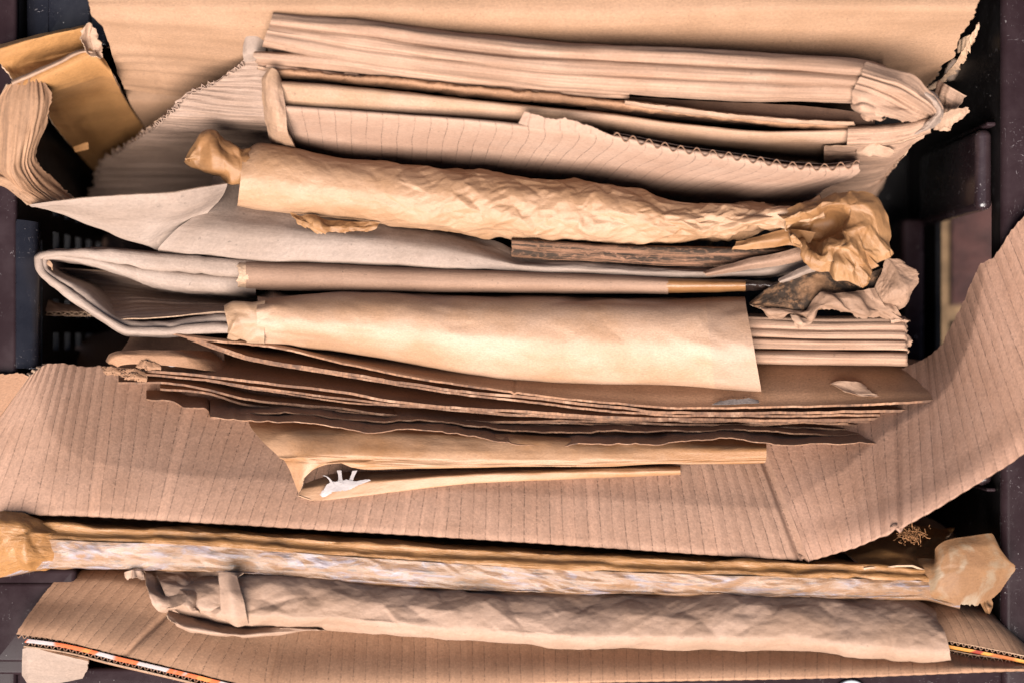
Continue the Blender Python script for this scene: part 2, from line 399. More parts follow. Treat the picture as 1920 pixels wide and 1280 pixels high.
M_crump2 = kraft('crumpled_kraft_end', '#bd8b58', '#a5713f', var=.7, grain=.05, specks=.12, rough=.6, bump=.3, crink=.35)
M_amberp = kraft('amber_wrap', '#d9a77a', '#c48a54', var=.8, grain=.05, specks=.1, rough=.5, crink=.3, thin=.12)
M_bag = kraft('bag_paper', '#c7a284', '#b08968', var=.5, grain=.06, specks=.3, rough=.68, bump=.25, crink=.4)
M_sheet = kraft('brown_card', '#c4926a', '#a5764f', var=.6, grain=.13, specks=.45)
M_sheet2 = kraft('brown_card_two', '#b78661', '#96694a', var=.6, grain=.13, specks=.45)
M_ragged = kraft('ragged_brown_card', '#c0906a', '#a3754f', var=.6, specks=.4)
M_dark = kraft('dark_brown_card', '#8a664c', '#6b4a36', var=.6, streak=(0, 9, .08))  # darker brown card with faint streaks
M_scrap = kraft('pale_scrap', '#c9a281', '#b08763', grain=.06, specks=.2)
M_greystain = kraft('grey_stain', '#94867a', '#75685e', spec=.1, grain=.2)
M_white = kraft('white_residue', '#e2d5c9', '#cfc0b2', grain=.03, specks=0, rough=.45)
M_core = kraft('fluting', '#b08360', '#8a6145', specks=.2)
M_print = kraft('orange_print', '#cfc0b6', '#c2b0a4', extra=ex_stripes(('#a0451a', '#a85c26'), 1.3), grain=.03, specks=.1)
M_print2 = kraft('orange_print_two', '#c96f2a', '#b35a20', extra=ex_stripes(('#a06a28', '#74200f'), 1.0), grain=.03, specks=.1)
M_fibre = kraft('coir', '#9c6838', '#6f4522', grain=.2)
def ex_tape_top(b, c, r, h, x):
    st = b.noise((1.1, 7, 1), det=5, rough=.7, dist=1.2, off=(2, 4, 0)); c = b.mix(b.ramp(st, .58, .72, 0, .6), c, lc('#4a3018')); return c, .32, b.math('ADD', h, b.math('MULTIPLY', st, 3))
def ex_tape_low(b, c, r, h, x):
    a = b.noise((1.0, 3.0, 1), det=7, rough=.72, dist=1.0, off=(6, 1, 0)); c = b.mix(b.ramp(a, .50, .64, 0, .70), c, lc('#6c6770'))  # grey-lilac patches: the sky's reflection painted into the tape colour
    d = b.noise((2.2, 10, 1), det=5, rough=.75, off=(1, 12, 0)); c = b.mix(b.ramp(d, .53, .64, 0, .8), c, lc('#4c423d')); return c, .3, b.math('ADD', h, b.math('MULTIPLY', a, 3))
M_taptop = kraft('taped_card', '#c98f55', '#ad783f', extra=ex_tape_top, grain=.07, specks=.2, gloss=.08, spec=.25, bump=.4, crink=.4)
M_taplow = kraft('clear_tape', '#b08560', '#98704c', extra=ex_tape_low, grain=.05, specks=.1, gloss=.12, spec=.25, bump=.35, crink=.5)
M_tapflap = kraft('tape_flap', '#b08052', '#936842', var=.8, grain=.05, specks=.15, gloss=.06, spec=.25, crink=.4, bump=.35, extra=ex_white((2.2, 2.2, 1), .48, .66, lc('#6f5c48'), (4, 4, 0)))

def plastic(name, colr, rough=.34, scr=.6, spec=.2):
    b = NB(name)
    geo = b.n('ShaderNodeTexCoord').outputs['Object']
    def on(sc, det=3, rough_=.5, dist=0): return b.noise(sc, vec=geo, det=det, rough=rough_, dist=dist)
    s1 = on((900, 260, 300), 1, .4, 1.6); s2 = on((190, 700, 300), 1, .4, 1.9); pat = on((45, 45, 45), 3)
    sc = b.math('MULTIPLY', b.math('MAXIMUM', b.ramp(s1, .70, .76), b.ramp(s2, .71, .77)), b.ramp(pat, .46, .62))
    du = b.ramp(on((520, 520, 520), 1), .76, .80); du = b.math('MULTIPLY', du, b.ramp(on((60, 60, 60), 2), .48, .6))
    hz = b.ramp(on((28, 28, 28), 5, .65), .35, .75)
    c = b.mix(b.math('MULTIPLY', hz, .5), colr, tuple(min(1, x * 2.0 + .006) for x in colr)); c = b.mix(b.math('MULTIPLY', sc, scr * .8), c, (.16, .14, .14)); c = b.mix(b.math('MULTIPLY', du, .7), c, (.4, .37, .35))
    b.l(c, b.b.inputs['Base Color']); r = b.math('ADD', b.math('MULTIPLY', hz, .16), rough - .06); b.l(b.math('ADD', r, b.math('MULTIPLY', sc, .3)), b.b.inputs['Roughness'])
    b.b.inputs['Specular IOR Level'].default_value = spec
    bp = b.n('ShaderNodeBump'); bp.inputs['Strength'].default_value = .15; bp.inputs['Distance'].default_value = .0005
    b.l(b.math('ADD', on((70, 70, 70), 4, .6), sc), bp.inputs['Height']); b.l(bp.outputs[0], b.b.inputs['Normal'])
    return b.m
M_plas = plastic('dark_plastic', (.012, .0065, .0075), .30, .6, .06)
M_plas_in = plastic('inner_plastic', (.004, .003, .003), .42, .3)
M_plas_sm = plastic('smooth_plastic', (.007, .007, .010), .30, .8, .22)
M_plas_rib = plastic('rib_plastic', (.014, .008, .009), .26, .8, .4)
M_disc = plastic('grey_plastic', (.30, .31, .34), .3, .3)

def ground_mat():
    b = NB('brick_paving'); tc = b.n('ShaderNodeTexCoord').outputs['Object']
    mp = b.n('ShaderNodeMapping'); b.l(tc, mp.inputs[0]); mp.inputs['Rotation'].default_value = (0, 0, math.radians(90)); mp.inputs['Location'].default_value = (.02, -.063, 0)
    br = b.n('ShaderNodeTexBrick'); b.l(mp.outputs[0], br.inputs[0])
    for i, v in ((1, (*lc('#4a2c26'), 1)), (2, (*lc('#382220'), 1)), (3, (*lc('#86694a'), 1))): br.inputs[i].default_value = v
    br.inputs['Scale'].default_value = 1; br.inputs['Mortar Size'].default_value = .008; br.inputs['Mortar Smooth'].default_value = .4
    br.inputs['Brick Width'].default_value = .20; br.inputs['Row Height'].default_value = .085
    n = b.noise((60, 60, 60), vec=tc, det=6, rough=.65); c = b.scale(br.outputs[0], b.ramp(n, .3, .7, .6, 1.35))
    b.l(c, b.b.inputs['Base Color']); b.b.inputs['Roughness'].default_value = .85
    bp = b.n('ShaderNodeBump'); bp.inputs['Distance'].default_value = .004; b.l(b.math('SUBTRACT', n, b.math('MULTIPLY', br.outputs[1], 2)), bp.inputs['Height']); b.l(bp.outputs[0], b.b.inputs['Normal'])
    return b.m
M_ground = ground_mat()
M_conc = kraft('concrete', (.62, .62, .66), (.45, .44, .46), grain=.15, rough=.9)
FLOOR = -640.0

# ================================================================== setting
g = Thing('ground', '', '', kind='structure')
g.add('ground', (np.array([[-12000, -12000, -700], [12000, -12000, -700], [12000, 12000, -700], [-12000, 12000, -700]], float), np.array([[0, 1, 2, 3]]),
      np.array([[0, 0], [240, 0], [240, 240], [0, 240]], float), np.zeros(1, int)), M_ground)
g.done()
g = Thing('pavement', '', '', kind='structure')
g.add('pavement', box(-5000, -1010, -4000, 4000, -712, -694, 4), M_conc)
g.done()

# ------------------------------------------------------------------ crate (plain units: x right, y up, inner opening x -930..920, y -612..742)
XL, XR, YB, YT = -930., 920., -612., 742.
C = Thing('plastic_crate', 'dark brown scratched plastic crate holding all the cardboard and paper', 'crate')
def wall_side(x, sgn, slots, bigs):
    ys = sorted({YB, YT} | {e for a, b, _, _ in slots + bigs for e in (a, b)}); zs = sorted({FLOOR, -14.} | {e for _, _, a, b in slots + bigs for e in (a, b)})
    def hole(i, j):
        cy = (ys[i] + ys[i + 1]) / 2; cz = (zs[j] + zs[j + 1]) / 2
        return any(a < cy < b and c < cz < d for a, b, c, d in slots + bigs)
    return cells(ys, zs, hole, lambda u, v, wd: (x + sgn * wd, u, v), 12.)
sl = [(-290 + 68 * i, -254 + 68 * i, -215 - 75 * j - 36, -215 - 75 * j) for i in range(9) for j in range(5)]
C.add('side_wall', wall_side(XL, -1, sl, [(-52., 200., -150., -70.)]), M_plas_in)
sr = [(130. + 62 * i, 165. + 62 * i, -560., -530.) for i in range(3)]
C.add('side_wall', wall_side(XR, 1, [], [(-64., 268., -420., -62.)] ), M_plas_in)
for y, s in ((YT, 1), (YB, -1)):
    C.add('end_wall', cells([XL - 12, XR + 12], [FLOOR, -14.], lambda i, j: False, lambda u, v, wd, y=y, s=s: (u, y + s * wd, v), 12.), M_plas_in)
us = [XL - 12]; xx = XL + 60
while xx < XR - 60: us += [xx, xx + 14]; xx += 34
us.append(XR + 12); ws = [YB - 12]; yy = YB + 50
while yy < YT - 70: ws += [yy, yy + 40]; yy += 70
ws.append(YT + 12)
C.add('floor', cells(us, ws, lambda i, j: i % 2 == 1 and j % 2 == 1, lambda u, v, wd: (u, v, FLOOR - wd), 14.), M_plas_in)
rim = join(box(XL - 70, XL, YB - 160, YT + 130, -16, 0, 7), box(XR, XR + 120, YB - 160, YT + 130, -16, 0, 15),
           box(XL + .5, XR - .5, YB - 160, YB, -16.5, -1, 7), box(XL + .5, XR - .5, YT, YT + 130, -16.5, -1, 7))
C.add('rim', rim, M_plas)
for cx in (XL + 80, XR - 80):
    for cy in (YB + 80, YT - 80): C.add('foot', box(cx - 60, cx + 60, cy - 60, cy + 60, -700, FLOOR - 14.5, 10), M_plas_in)
# ribs standing in from the side walls
for (y0, y1, zt, zb, dx) in ((250., 405., -46., -420., 34.), (-275., -60., -46., -420., 34.)):
    C.add('wall_rib', box(XR - dx, XR - 2, y0, y1, zb, zt, 14), M_plas_rib)
C.add('wall_rib', box(XR - 20, XR - 2, 408., 416., -420., -30., 3), M_plas)
C.add('wall_rib', box(XR - 20, XR - 2, -284., -277., -420., -30., 3), M_plas)
C.add('wall_rib', box(XR - 26, XR - 2, -60., -50., -520., -100., 4), M_plas)
C.add('handle_edge', box(XR - 130 + 60, XR - 118 + 96, -62., 266., -560., -425., 10), M_plas)
C.add('sky_tilt_strip', loft([[(29, 412, -1), (29, 690, -1)], [(48, 414, -8), (48, 690, -8)], [(66, 417, -17), (66, 690, -17)], [(70, 418, -60), (70, 690, -60)]], nu=30, nv=14, thick=6), M_plas_sm)  # smooth upright wall, shaped here as a tilted strip to mirror the sky
# corner plates with raised rims
C.add('corner_plate', join(box(XL + 2, XL + 160, 560., 735., -64, -46, 8), box(XL + 45, XL + 128, 582., 701., -52, -40, 6)), M_plas_sm)
C.add('corner_plate', join(box(XL - 75, XL + 112, -625., -425., -30, 3, 9), box(XL - 40, XL + 84, -600., -450., -10, 7, 8)), M_plas)
th = np.linspace(0, 2 * math.pi, 33)[:-1]
def disc(cx, cy, r, z0, z1):
    V = []; 
    for rr, z in ((r, z0), (r, z1 - 2), (r - 2, z1), (r - 9, z1), (r - 11, z1 - 3), (1, z1 - 3)):
        V += [(cx + rr * math.cos(t), cy + rr * math.sin(t), z) for t in th]
    n = len(th); F = [(i * n + k, i * n + (k + 1) % n, (i + 1) * n + (k + 1) % n, (i + 1) * n + k) for i in range(5) for k in range(n)]
    V = np.array(V, float); return V, np.array(F), V[:, :2] / 100, np.zeros(len(F), int)
C.add('rim_boss', disc(635, -664, 32, -2, 8), M_disc)
C.done()

# ================================================================== far end of the crate
fine = lambda a, sc, sd: (lambda U, V: a * fbm(U / sc, V / sc, sd, 4))
# back panel
t = Thing('cardboard_sheet', 'large tan cardboard panel with torn right edge standing at the back of the crate', 'cardboard')
t.add('panel', loft([[(150, -130, 70), (240, -130, 74), (600, -130, 80), (1100, -130, 80), (1500, -130, 80), (1880, -130, 80)],
              [(158, 6, 96), (242, 10, 96), (600, 14, 100), (1100, 16, 100), (1500, 14, 98), (1850, 12, 96)],
              [(162, 22, 92), (246, 26, 88), (600, 32, 88), (1100, 36, 92), (1500, 26, 90), (1848, 24, 88)],
              [(190, 60, 70), (254, 60, 60), (620, 80, 56), (1100, 80, 50), (1480, 70, 56), (1826, 50, 60)],
              [(210, 120, 10), (276, 112, 4), (640, 140, -30), (1100, 150, -40), (1460, 140, -30), (1795, 110, 0)],
              [(230, 178, -60), (297, 179, -66), (640, 230, -180), (1100, 240, -200), (1450, 230, -180), (1738, 175, -90)]], nu=200, nv=60, thick=5,
              disp=lambda U, V: 2.0 * fbm(U / 160, V / 160, 3, 3) - .14 * np.clip(86 - U, 0, 200) - 4.5 * np.exp(-((U - 86) / 3.5) ** 2) - 4 * np.exp(-((U - 560) / 4) ** 2) * (V < 190) - 2.6 * ridge(U / 500, V / 46, 4, 1) * np.clip(1 - U / 700, 0, 1) + .8 * fbm(U / 300, V / 9, 8, 2), tear={'u1': (22, .02, 5), 'u0': (5, .02, 4)}), [M_back, M_edge])
t.add('torn_liner', loft([[(1834, 40, 60), (1800, 100, 0), (1760, 150, -50), (1728, 172, -80)], [(1838, 62, 40), (1812, 118, -14), (1790, 148, -50), (1752, 166, -80)]], nu=80, nv=14, thick=1.5, tear={'v1': (18, .06, 8), 'v0': (6, .05, 3)}, disp=fine(4, 14, 6)), [M_edge])
t.done()
t = Thing('cardboard_sheet', 'darker cardboard panel corner low behind the tan back panel near its left edge', 'cardboard')
t.add('panel', loft([[(225, 120, -110), (300, 125, -110), (420, 130, -110)], [(238, 180, -110), (300, 182, -112), (420, 180, -120)], [(270, 238, -190), (300, 240, -195), (420, 250, -200)], [(300, 300, -280), (330, 300, -280), (430, 300, -280)]], nu=40, nv=30, thick=5), [M_back, M_edge_dk])
t.done()
for i, (rails, lab, mt) in enumerate((
    ([[(1760, 150, -10), (1785, 165, 10), (1815, 182, 6)], [(1752, 175, -10), (1776, 190, 4), (1802, 202, -6)], [(1758, 215, -40), (1772, 218, -40), (1786, 222, -44)]], 'ribbed grey brown scrap curling out beside the torn back panel', M_pink),
    ([[(1752, 226, 20), (1790, 206, 34), (1816, 200, 30)], [(1756, 234, 6), (1795, 216, 20), (1821, 208, 24)], [(1762, 246, -10), (1794, 230, 6), (1812, 218, 10)]], 'thin frayed paper strip sticking out right of the folded bundle', M_scrap),
    ([[(1752, 232, -16), (1775, 232, -12), (1786, 238, -10)], [(1750, 244, -30), (1768, 247, -22), (1782, 246, -24)]], 'tiny curled paper scrap below the frayed strip', M_scrap),
    ([[(1798, 76, -60), (1818, 66, -40), (1832, 70, -40)], [(1795, 100, -80), (1812, 98, -60), (1826, 82, -50)]], 'small frayed paper tuft at the torn edge of the back panel', M_edge),
    ([[(1776, 130, -140), (1790, 112, -130), (1800, 118, -130)], [(1768, 150, -170), (1790, 152, -160), (1806, 150, -150)]], 'grey paper scrap in the dark gap behind the folded bundle', M_grey))):
    s_ = Thing('paper_scrap', lab, 'scrap', 'torn scraps at the bundle end')
    s_.add('paper_scrap', loft(rails, nu=40, nv=24, thick=1.2, disp=lambda U, V, i=i: 2.6 * facet(U, V, 16, i + 3) + .8 * np.sin(U * .5), tear={'u1': (6, .09, i), 'v1': (3, .08, i + 2)}), [mt, M_edge]); s_.done()

# torn flaps at the top left
t = Thing('torn_box_flap', 'amber torn box flap folded over a pale ridge at the top left corner', 'cardboard')
t.add('rear_flap', loft([[(-30, 92, 20), (60, 66, 24), (120, 54, 28), (160, 46, 24)], [(-26, 100, 44), (60, 74, 46), (120, 60, 46), (163, 52, 40)], [(-14, 112, 40), (60, 92, 32), (110, 80, 26), (160, 72, 20)], [(8, 130, 30), (40, 122, 10), (100, 108, -10), (160, 90, -10)], [(26, 158, 50), (50, 146, 44), (100, 122, 40), (164, 92, 30)]], nu=80, nv=40, thick=4, disp=fine(2.5, 40, 2), tear={'u0': (8, .03, 2)}), [M_amber, M_edge])
t.add('front_flap', loft([[(26, 156, 52), (80, 130, 48), (130, 108, 46), (168, 92, 44), (186, 104, 30)], [(36, 162, 56), (86, 138, 54), (136, 116, 52), (172, 100, 48), (196, 112, 26)], [(70, 172, 40), (104, 160, 30), (150, 145, 20), (190, 130, 20), (212, 142, 10)],
                    [(84, 200, -10), (110, 190, -50), (160, 180, -80), (205, 172, -80), (228, 176, -80)], [(96, 228, -60), (130, 230, -110), (170, 225, -150), (220, 215, -160), (248, 210, -150)], [(140, 282, -170), (165, 278, -190), (200, 268, -210), (240, 250, -210), (268, 238, -200)], [(185, 330, -280), (205, 325, -280), (230, 315, -280), (255, 305, -280), (285, 290, -280)]], nu=90, nv=70, thick=4,
                    disp=lambda U, V: 2 * fbm(U / 60, V / 60, 5, 3) + 1.0 * fbm(U / 200, V / 9, 4, 2), tear={'v1': (14, .03, 5), 'u0': (3, .05, 3)}), [M_amber, M_edge])
t.add('fold_ridge', bar([(20, 152, 58), (60, 134, 56), (110, 112, 54), (158, 92, 50), (176, 94, 46)], [(24, 162, 58), (66, 144, 56), (116, 121, 54), (162, 101, 50), (186, 108, 44)], [(0, -14), (.15, -2), (.5, 3), (.85, -2), (1, -14)], nu=60, nv=14, thick=1.5, disp=fine(1.2, 20, 3)), [M_scrap, M_edge])
t.add('peeled_paper', loft([[(152, 58, 52), (166, 46, 62), (182, 58, 54)], [(150, 74, 58), (168, 70, 44), (188, 80, 54)], [(158, 90, 60), (176, 94, 44), (194, 100, 52)], [(160, 100, 54), (180, 108, 56), (196, 110, 46)]], nu=30, nv=30, thick=1.2, disp=lambda U, V: 6 * facet(U, V, 13, 9), tear={'u1': (8, .08, 2), 'u0': (5, .1, 1)}), [M_scrap, M_edge])
t.done()
s_ = Thing('paper_scrap', 'small folded tan card scrap at the foot of the amber flap', 'scrap')
s_.add('paper_scrap', loft([[(137, 276, -96), (166, 266, -92)], [(141, 286, -96), (168, 280, -94)]], nu=16, nv=8, thick=2, tear={'u1': (4, .1, 1)}), [M_amber]); s_.done()

def corr(path, amp, pitch, z=-30, jit=0.0):
    p = A(path); n = 500; tt = chord(p); L = np.linalg.norm(np.diff(p[:, :2], axis=0), axis=1).sum(); T_ = np.linspace(0, 1, n); q = lin(tt, p, T_)
    tg = np.gradient(q[:, :2], axis=0); tg /= np.linalg.norm(tg, axis=1, keepdims=True); ph = T_ * L / pitch; s_ = amp * np.sin((ph + jit * 1.2 * fbm(ph / 4, 0, 7, 2)) * 2 * math.pi) * (1 + jit * 1.4 * vn(ph / 2.2, .5, 3)); q[:, 0] += -tg[:, 1] * s_; q[:, 1] += tg[:, 0] * s_
    return loft([q, lift(q, z, 0, -3)], nu=n, nv=3, su=False, thick=1.4)
# ridged sheet with the jagged torn edge
t = Thing('ridged_cardboard', 'grey brown ridged cardboard with a jagged torn edge running down left of the folded bundle', 'cardboard')
rr = [[(492, 40, 70), (560, 44, 74), (640, 50, 70)], [(470, 92, 40), (560, 92, 44), (640, 100, 40)], [(446, 118, 26), (545, 120, 30), (640, 126, 26)], [(395, 154, 16), (540, 158, 20), (640, 165, 16)],
      [(342, 176, 8), (540, 195, 10), (640, 200, 8)], [(314, 206, 2), (530, 222, 0), (640, 230, 0)], [(290, 226, -20), (530, 240, -30), (640, 250, -30)], [(266, 246, -90), (520, 262, -130), (640, 275, -130)], [(228, 272, -150), (520, 290, -190), (640, 300, -190)],
      [(182, 300, -190), (520, 318, -230), (640, 330, -230)], [(164, 345, -220), (520, 345, -260), (640, 350, -260)], [(152, 392, -240), (520, 392, -280), (640, 395, -280)], [(140, 430, -300), (520, 440, -300), (640, 440, -300)]]
t.add('sheet', loft(rr, nu=150, nv=260, thick=3.5, disp=lambda U, V: 2.6 * np.sin(V / 3.1 + 2.0 * fbm(U / 120, V / 90, 2, 2) * 2) * (.45 + .55 * np.clip(fbm(U / 80, V / 40, 4, 2) + .5, 0, 1)) * np.clip(1.2 - U / 260, .25, 1) + 4 * ridge(U / 260, V / 26, 3, 2), tear={'u0': (16, .05, 6)}), [M_greyrib, M_edge])
t.add('torn_fluting', join(corr([(r[0][0] + 6 + (6 if k % 2 else 0), r[0][1], r[0][2] + 3) for k, r in enumerate(rr[3:11])], 3.4, 12, -7, .8), corr([(r[0][0] + 10, r[0][1] + 2, r[0][2] + 5) for r in rr[2:9]], 2.4, 9, -5, .9)), [M_greyrib])
t.add('curled_tab', loft([[(456, 84, 50), (462, 66, 60), (478, 62, 62), (496, 66, 56)], [(455, 100, 48), (466, 96, 56), (480, 94, 58), (498, 96, 50)], [(458, 116, 30), (470, 116, 34), (484, 114, 34), (500, 114, 30)]], nu=24, nv=16, thick=3), [M_grey, M_edge])
t.done()

# ------------------------------------------------------------------ big folded kraft sheet with the curling strip at its left end
t = Thing('torn_cardboard_sheet', 'long grey kraft cardboard sheet whose ribbed torn end curls up at the left wall', 'cardboard')
t.add('front_face', loft([[(400, 330, -40), (520, 350, -40), (700, 395, -50), (820, 425, -50), (925, 452, -40), (980, 474, -30), (1110, 488, -20), (1280, 498, -22), (1420, 492, -20), (1500, 462, -10)],
                    [(378, 392, -6), (500, 410, -8), (690, 425, -16), (812, 440, -20), (920, 468, -24), (978, 486, -16), (1108, 496, -10), (1280, 505, -10), (1420, 500, -10), (1512, 474, -6)],
                    [(330, 430, 6), (480, 445, 8), (680, 458, 4), (810, 470, 0), (920, 488, -6), (980, 498, -4), (1108, 506, -4), (1280, 512, -6), (1420, 510, -8), (1525, 488, -10)],
                    [(296, 468, -2), (460, 486, 0), (660, 492, -2), (810, 499, -4), (920, 504, -6), (980, 508, -8), (1108, 513, -8), (1280, 519, -8), (1420, 518, -14), (1530, 497, -14)],
                    [(330, 486, -90), (470, 496, -90), (660, 504, -90), (810, 508, -90), (920, 512, -90), (980, 514, -90), (1108, 518, -90), (1280, 523, -90), (1420, 522, -90), (1530, 503, -90)]], nu=240, nv=60, thick=3,
                    disp=lambda U, V: 3.2 * fbm(U / 130, V / 60, 7, 4) + 2.0 * facet(U + V, V - .2 * U, 60, 4, 1.8, 1) + .7 * facet(U, V, 22, 14, 1.6, 0)), [M_grey, M_edge])
t.add('side_flap', loft([[(55, 384, 36), (100, 378, 50), (150, 373, 62), (235, 366, 70), (316, 362, 70), (370, 352, 56), (425, 343, 30)], [(58, 388, 36), (104, 386, 46), (152, 390, 52), (232, 392, 54), (316, 390, 50), (374, 380, 38), (420, 362, 20)],
                   [(84, 393, 30), (118, 398, 26), (165, 412, 22), (230, 420, 22), (306, 418, 14), (350, 410, 4), (395, 396, 0)], [(114, 400, 20), (150, 415, 16), (188, 430, 12), (232, 447, 8), (275, 455, 2), (310, 446, -6), (365, 425, -10)], [(150, 413, 10), (188, 429, 6), (225, 443, 2), (250, 454, -2), (280, 464, -6), (297, 470, -8), (310, 468, -10)]], nu=140, nv=60, thick=3,
                   disp=lambda U, V: 3 * fbm(U / 70, V / 50, 9, 4) + 3.0 * facet(U + .8 * V, V - .4 * U, 48, 2, 1.6, 1) + .7 * facet(U, V, 18, 14, 1.6, 0)), [M_grey, M_edge])
t.add('ribbed_strip', loft([[(14, 160, 52), (-4, 190, 44), (-12, 240, 40), (-12, 300, 34), (0, 334, 26), (50, 384, 22)], [(40, 152, 54), (30, 190, 60), (24, 250, 62), (20, 310, 54), (34, 344, 40), (80, 382, 20)],
                     [(66, 143, 52), (66, 190, 58), (56, 250, 58), (46, 305, 40), (70, 348, 20), (108, 378, 6)], [(84, 139, 46), (99, 175, 40), (90, 222, 36), (68, 268, 26), (72, 318, 0), (100, 330, -20), ][:6], ][:3] +
                    [[(84, 139, 46), (99, 178, 40), (90, 232, 36), (70, 290, 20), (100, 330, -10), (146, 372, -12)]], nu=140, nv=120, thick=4,
                    disp=lambda U, V: 1.7 * np.sin(V / 2.2 + 7 * fbm(U / 160, V / 30, 3, 2)) * np.clip(fbm(U / 60, V / 14, 6, 2) + .7, 0.2, 1.2) + 2.5 * fbm(U / 60, V / 20, 2, 3), tear={'v1': (10, .05, 3)}), [M_tanrib, M_edge])
t.add('lower_fold', loft([[(-14, 344, 24), (10, 352, 30), (36, 372, 32), (58, 386, 32)], [(-10, 330, 32), (20, 340, 34), (48, 362, 32), (74, 382, 28)], [(0, 322, 22), (40, 336, 20), (70, 356, 14), (100, 378, 12)]], nu=60, nv=20, thick=4, disp=fine(2, 20, 4)), [M_tanrib, M_edge])
t.done()
t = Thing('brown_card', 'dark brown card deep below the grey sheet beside the slotted left wall', 'cardboard')
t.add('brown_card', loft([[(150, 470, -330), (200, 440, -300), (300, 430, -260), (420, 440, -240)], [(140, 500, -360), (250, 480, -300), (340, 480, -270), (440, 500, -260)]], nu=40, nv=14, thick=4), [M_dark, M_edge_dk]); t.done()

# ------------------------------------------------------------------ top folded bundle
t = Thing('folded_cardboard', 'thick folded bundle of creased cardboard with crumpled wrapped right end, farthest from the front', 'cardboard')
def topdisp(U, V): return 4.6 * ridge(U / 420 + 3, V / 22 + U * .0009, 5, 2) + 1.2 * fbm(U / 240, V / 7, 2, 3) + 2 * fbm(U / 90, V / 40, 6, 3)
t.add('folded_top', bar([(512, 26, 108), (640, 37, 112), (855, 62, 114), (1067, 83, 114), (1278, 92, 112), (1448, 104, 110), (1625, 118, 104), (1660, 128, 96)],
                  [(492, 86, 104), (640, 114, 104), (855, 146, 104), (1067, 168, 104), (1278, 181, 104), (1448, 188, 104), (1598, 190, 100), (1640, 200, 84)],
                  [(0.25, -200), (.1, -90), (0, -26), (.06, -6), (.16, 0), (.28, -3), (.32, -11), (.40, -4), (.55, -2), (.62, -10), (.68, -6), (.85, -8), (.96, -18), (1, -36), (.95, -110), (.8, -220)], nu=260, nv=110, thick=3, disp=topdisp), [M_pink, M_edge])
t.add('folded_layer', bar([(470, 98, 84), (640, 108, 84), (855, 142, 80), (1067, 164, 74), (1180, 172, 70)], [(480, 128, 76), (640, 152, 68), (855, 168, 60), (1067, 178, 56), (1180, 184, 50)],
                    [(0, -20), (.15, 0), (.5, -6), (.6, -16), (.75, -8), (1, -30), (.9, -160)], nu=160, nv=50, thick=3, disp=topdisp, tear={'u0': (10, .08, 3)}), [M_pink, M_edge])
# wrapped right end
t.add('wrapped_end', loft([[(1622, 116, 96), (1660, 128, 96), (1707, 141, 92), (1732, 162, 90), (1756, 182, 84), (1768, 204, 70), (1764, 224, 50)],
                     [(1612, 138, 110), (1654, 152, 116), (1692, 166, 108), (1720, 184, 102), (1742, 200, 92), (1752, 212, 74), (1756, 228, 50)],
                     [(1604, 158, 106), (1636, 168, 110), (1670, 182, 98), (1700, 200, 84), (1724, 214, 66), (1738, 220, 52), (1746, 230, 36)],
                     [(1596, 178, 104), (1616, 184, 108), (1650, 196, 100), (1680, 208, 92), (1706, 220, 72), (1724, 226, 50), (1736, 232, 30)],
                     [(1598, 196, 90), (1604, 208, 84), (1636, 222, 88), (1668, 226, 86), (1698, 230, 60), (1716, 232, 40), (1730, 236, 20)]], nu=140, nv=110, thick=2,
                     disp=lambda U, V: 3.5 * facet(U + V * .4, V, 26, 4, 2.2, 2) + 3.0 * ridge(U / 200, V / 17 + .3, 4, 2) - 9 * np.exp(-((V - .30 * V.max() + 4 * np.sin(U / 60)) / 3.0) ** 2) - 5 * np.exp(-((V - .52 * V.max()) / 2.5) ** 2), tear={'v1': (9, .07, 4), 'u0': (3, .1, 1)}), [M_pink, M_edge])
t.add('torn_lip', loft([[(1596, 186, 84), (1616, 184, 96), (1640, 192, 98)], [(1598, 198, 78), (1618, 198, 104), (1646, 206, 96)], [(1606, 212, 70), (1624, 216, 88), (1652, 218, 84)], [(1622, 224, 58), (1640, 228, 66), (1664, 226, 66)]], nu=50, nv=50, thick=1.6, disp=lambda U, V: 7 * facet(U, V, 12, 6, 1.2, 2), tear={'u0': (9, .08, 7), 'v1': (6, .09, 2)}), [M_pink, M_edge])
t.add('edge_wrap', loft([[(1732, 160, 60), (1758, 182, 60), (1770, 206, 50), (1764, 226, 40), (1740, 248, 30), (1690, 262, 30)], [(1722, 168, 92), (1752, 190, 88), (1762, 208, 78), (1752, 226, 66), (1728, 246, 54), (1680, 262, 44)], [(1712, 182, 84), (1744, 200, 80), (1750, 212, 66), (1738, 228, 54), (1716, 242, 46), (1670, 254, 40)]], nu=90, nv=26, thick=2, disp=lambda U, V: 3 * ridge(U / 26, V / 20, 5, 3)), [M_grey, M_edge])
t.add('lower_arm', bar([(1590, 240, 60), (1640, 238, 62), (1693, 234, 60), (1740, 224, 54)], [(1588, 270, 50), (1640, 269, 52), (1693, 262, 50), (1744, 246, 44)], [(0, -40), (.1, -6), (.4, 0), (.75, -4), (.85, 0), (1, -10), (.9, -120)], nu=90, nv=40, thick=2.5, disp=lambda U, V: 3 * fbm(U / 30, V / 12, 6, 3)), [M_pink, M_edge])
t.add('side_panel', loft([[(1545, 276, 20), (1600, 274, 40), (1676, 268, 44), (1744, 246, 40)], [(1545, 300, -10), (1596, 302, -10), (1660, 300, -20), (1716, 268, 10)], [(1540, 340, -80), (1590, 340, -80), (1650, 330, -90), (1690, 296, -30)], [(1530, 380, -160), (1585, 375, -160), (1632, 360, -150), (1668, 320, -80)], [(1520, 420, -260), (1580, 410, -260), (1620, 395, -260), (1655, 350, -220)]], nu=110, nv=60, thick=3,
                    disp=lambda U, V: 4 * fbm(U / 40, V / 30, 7, 4) + 3 * ridge(U / 160, V / 26, 4, 2)), [M_pink, M_edge])
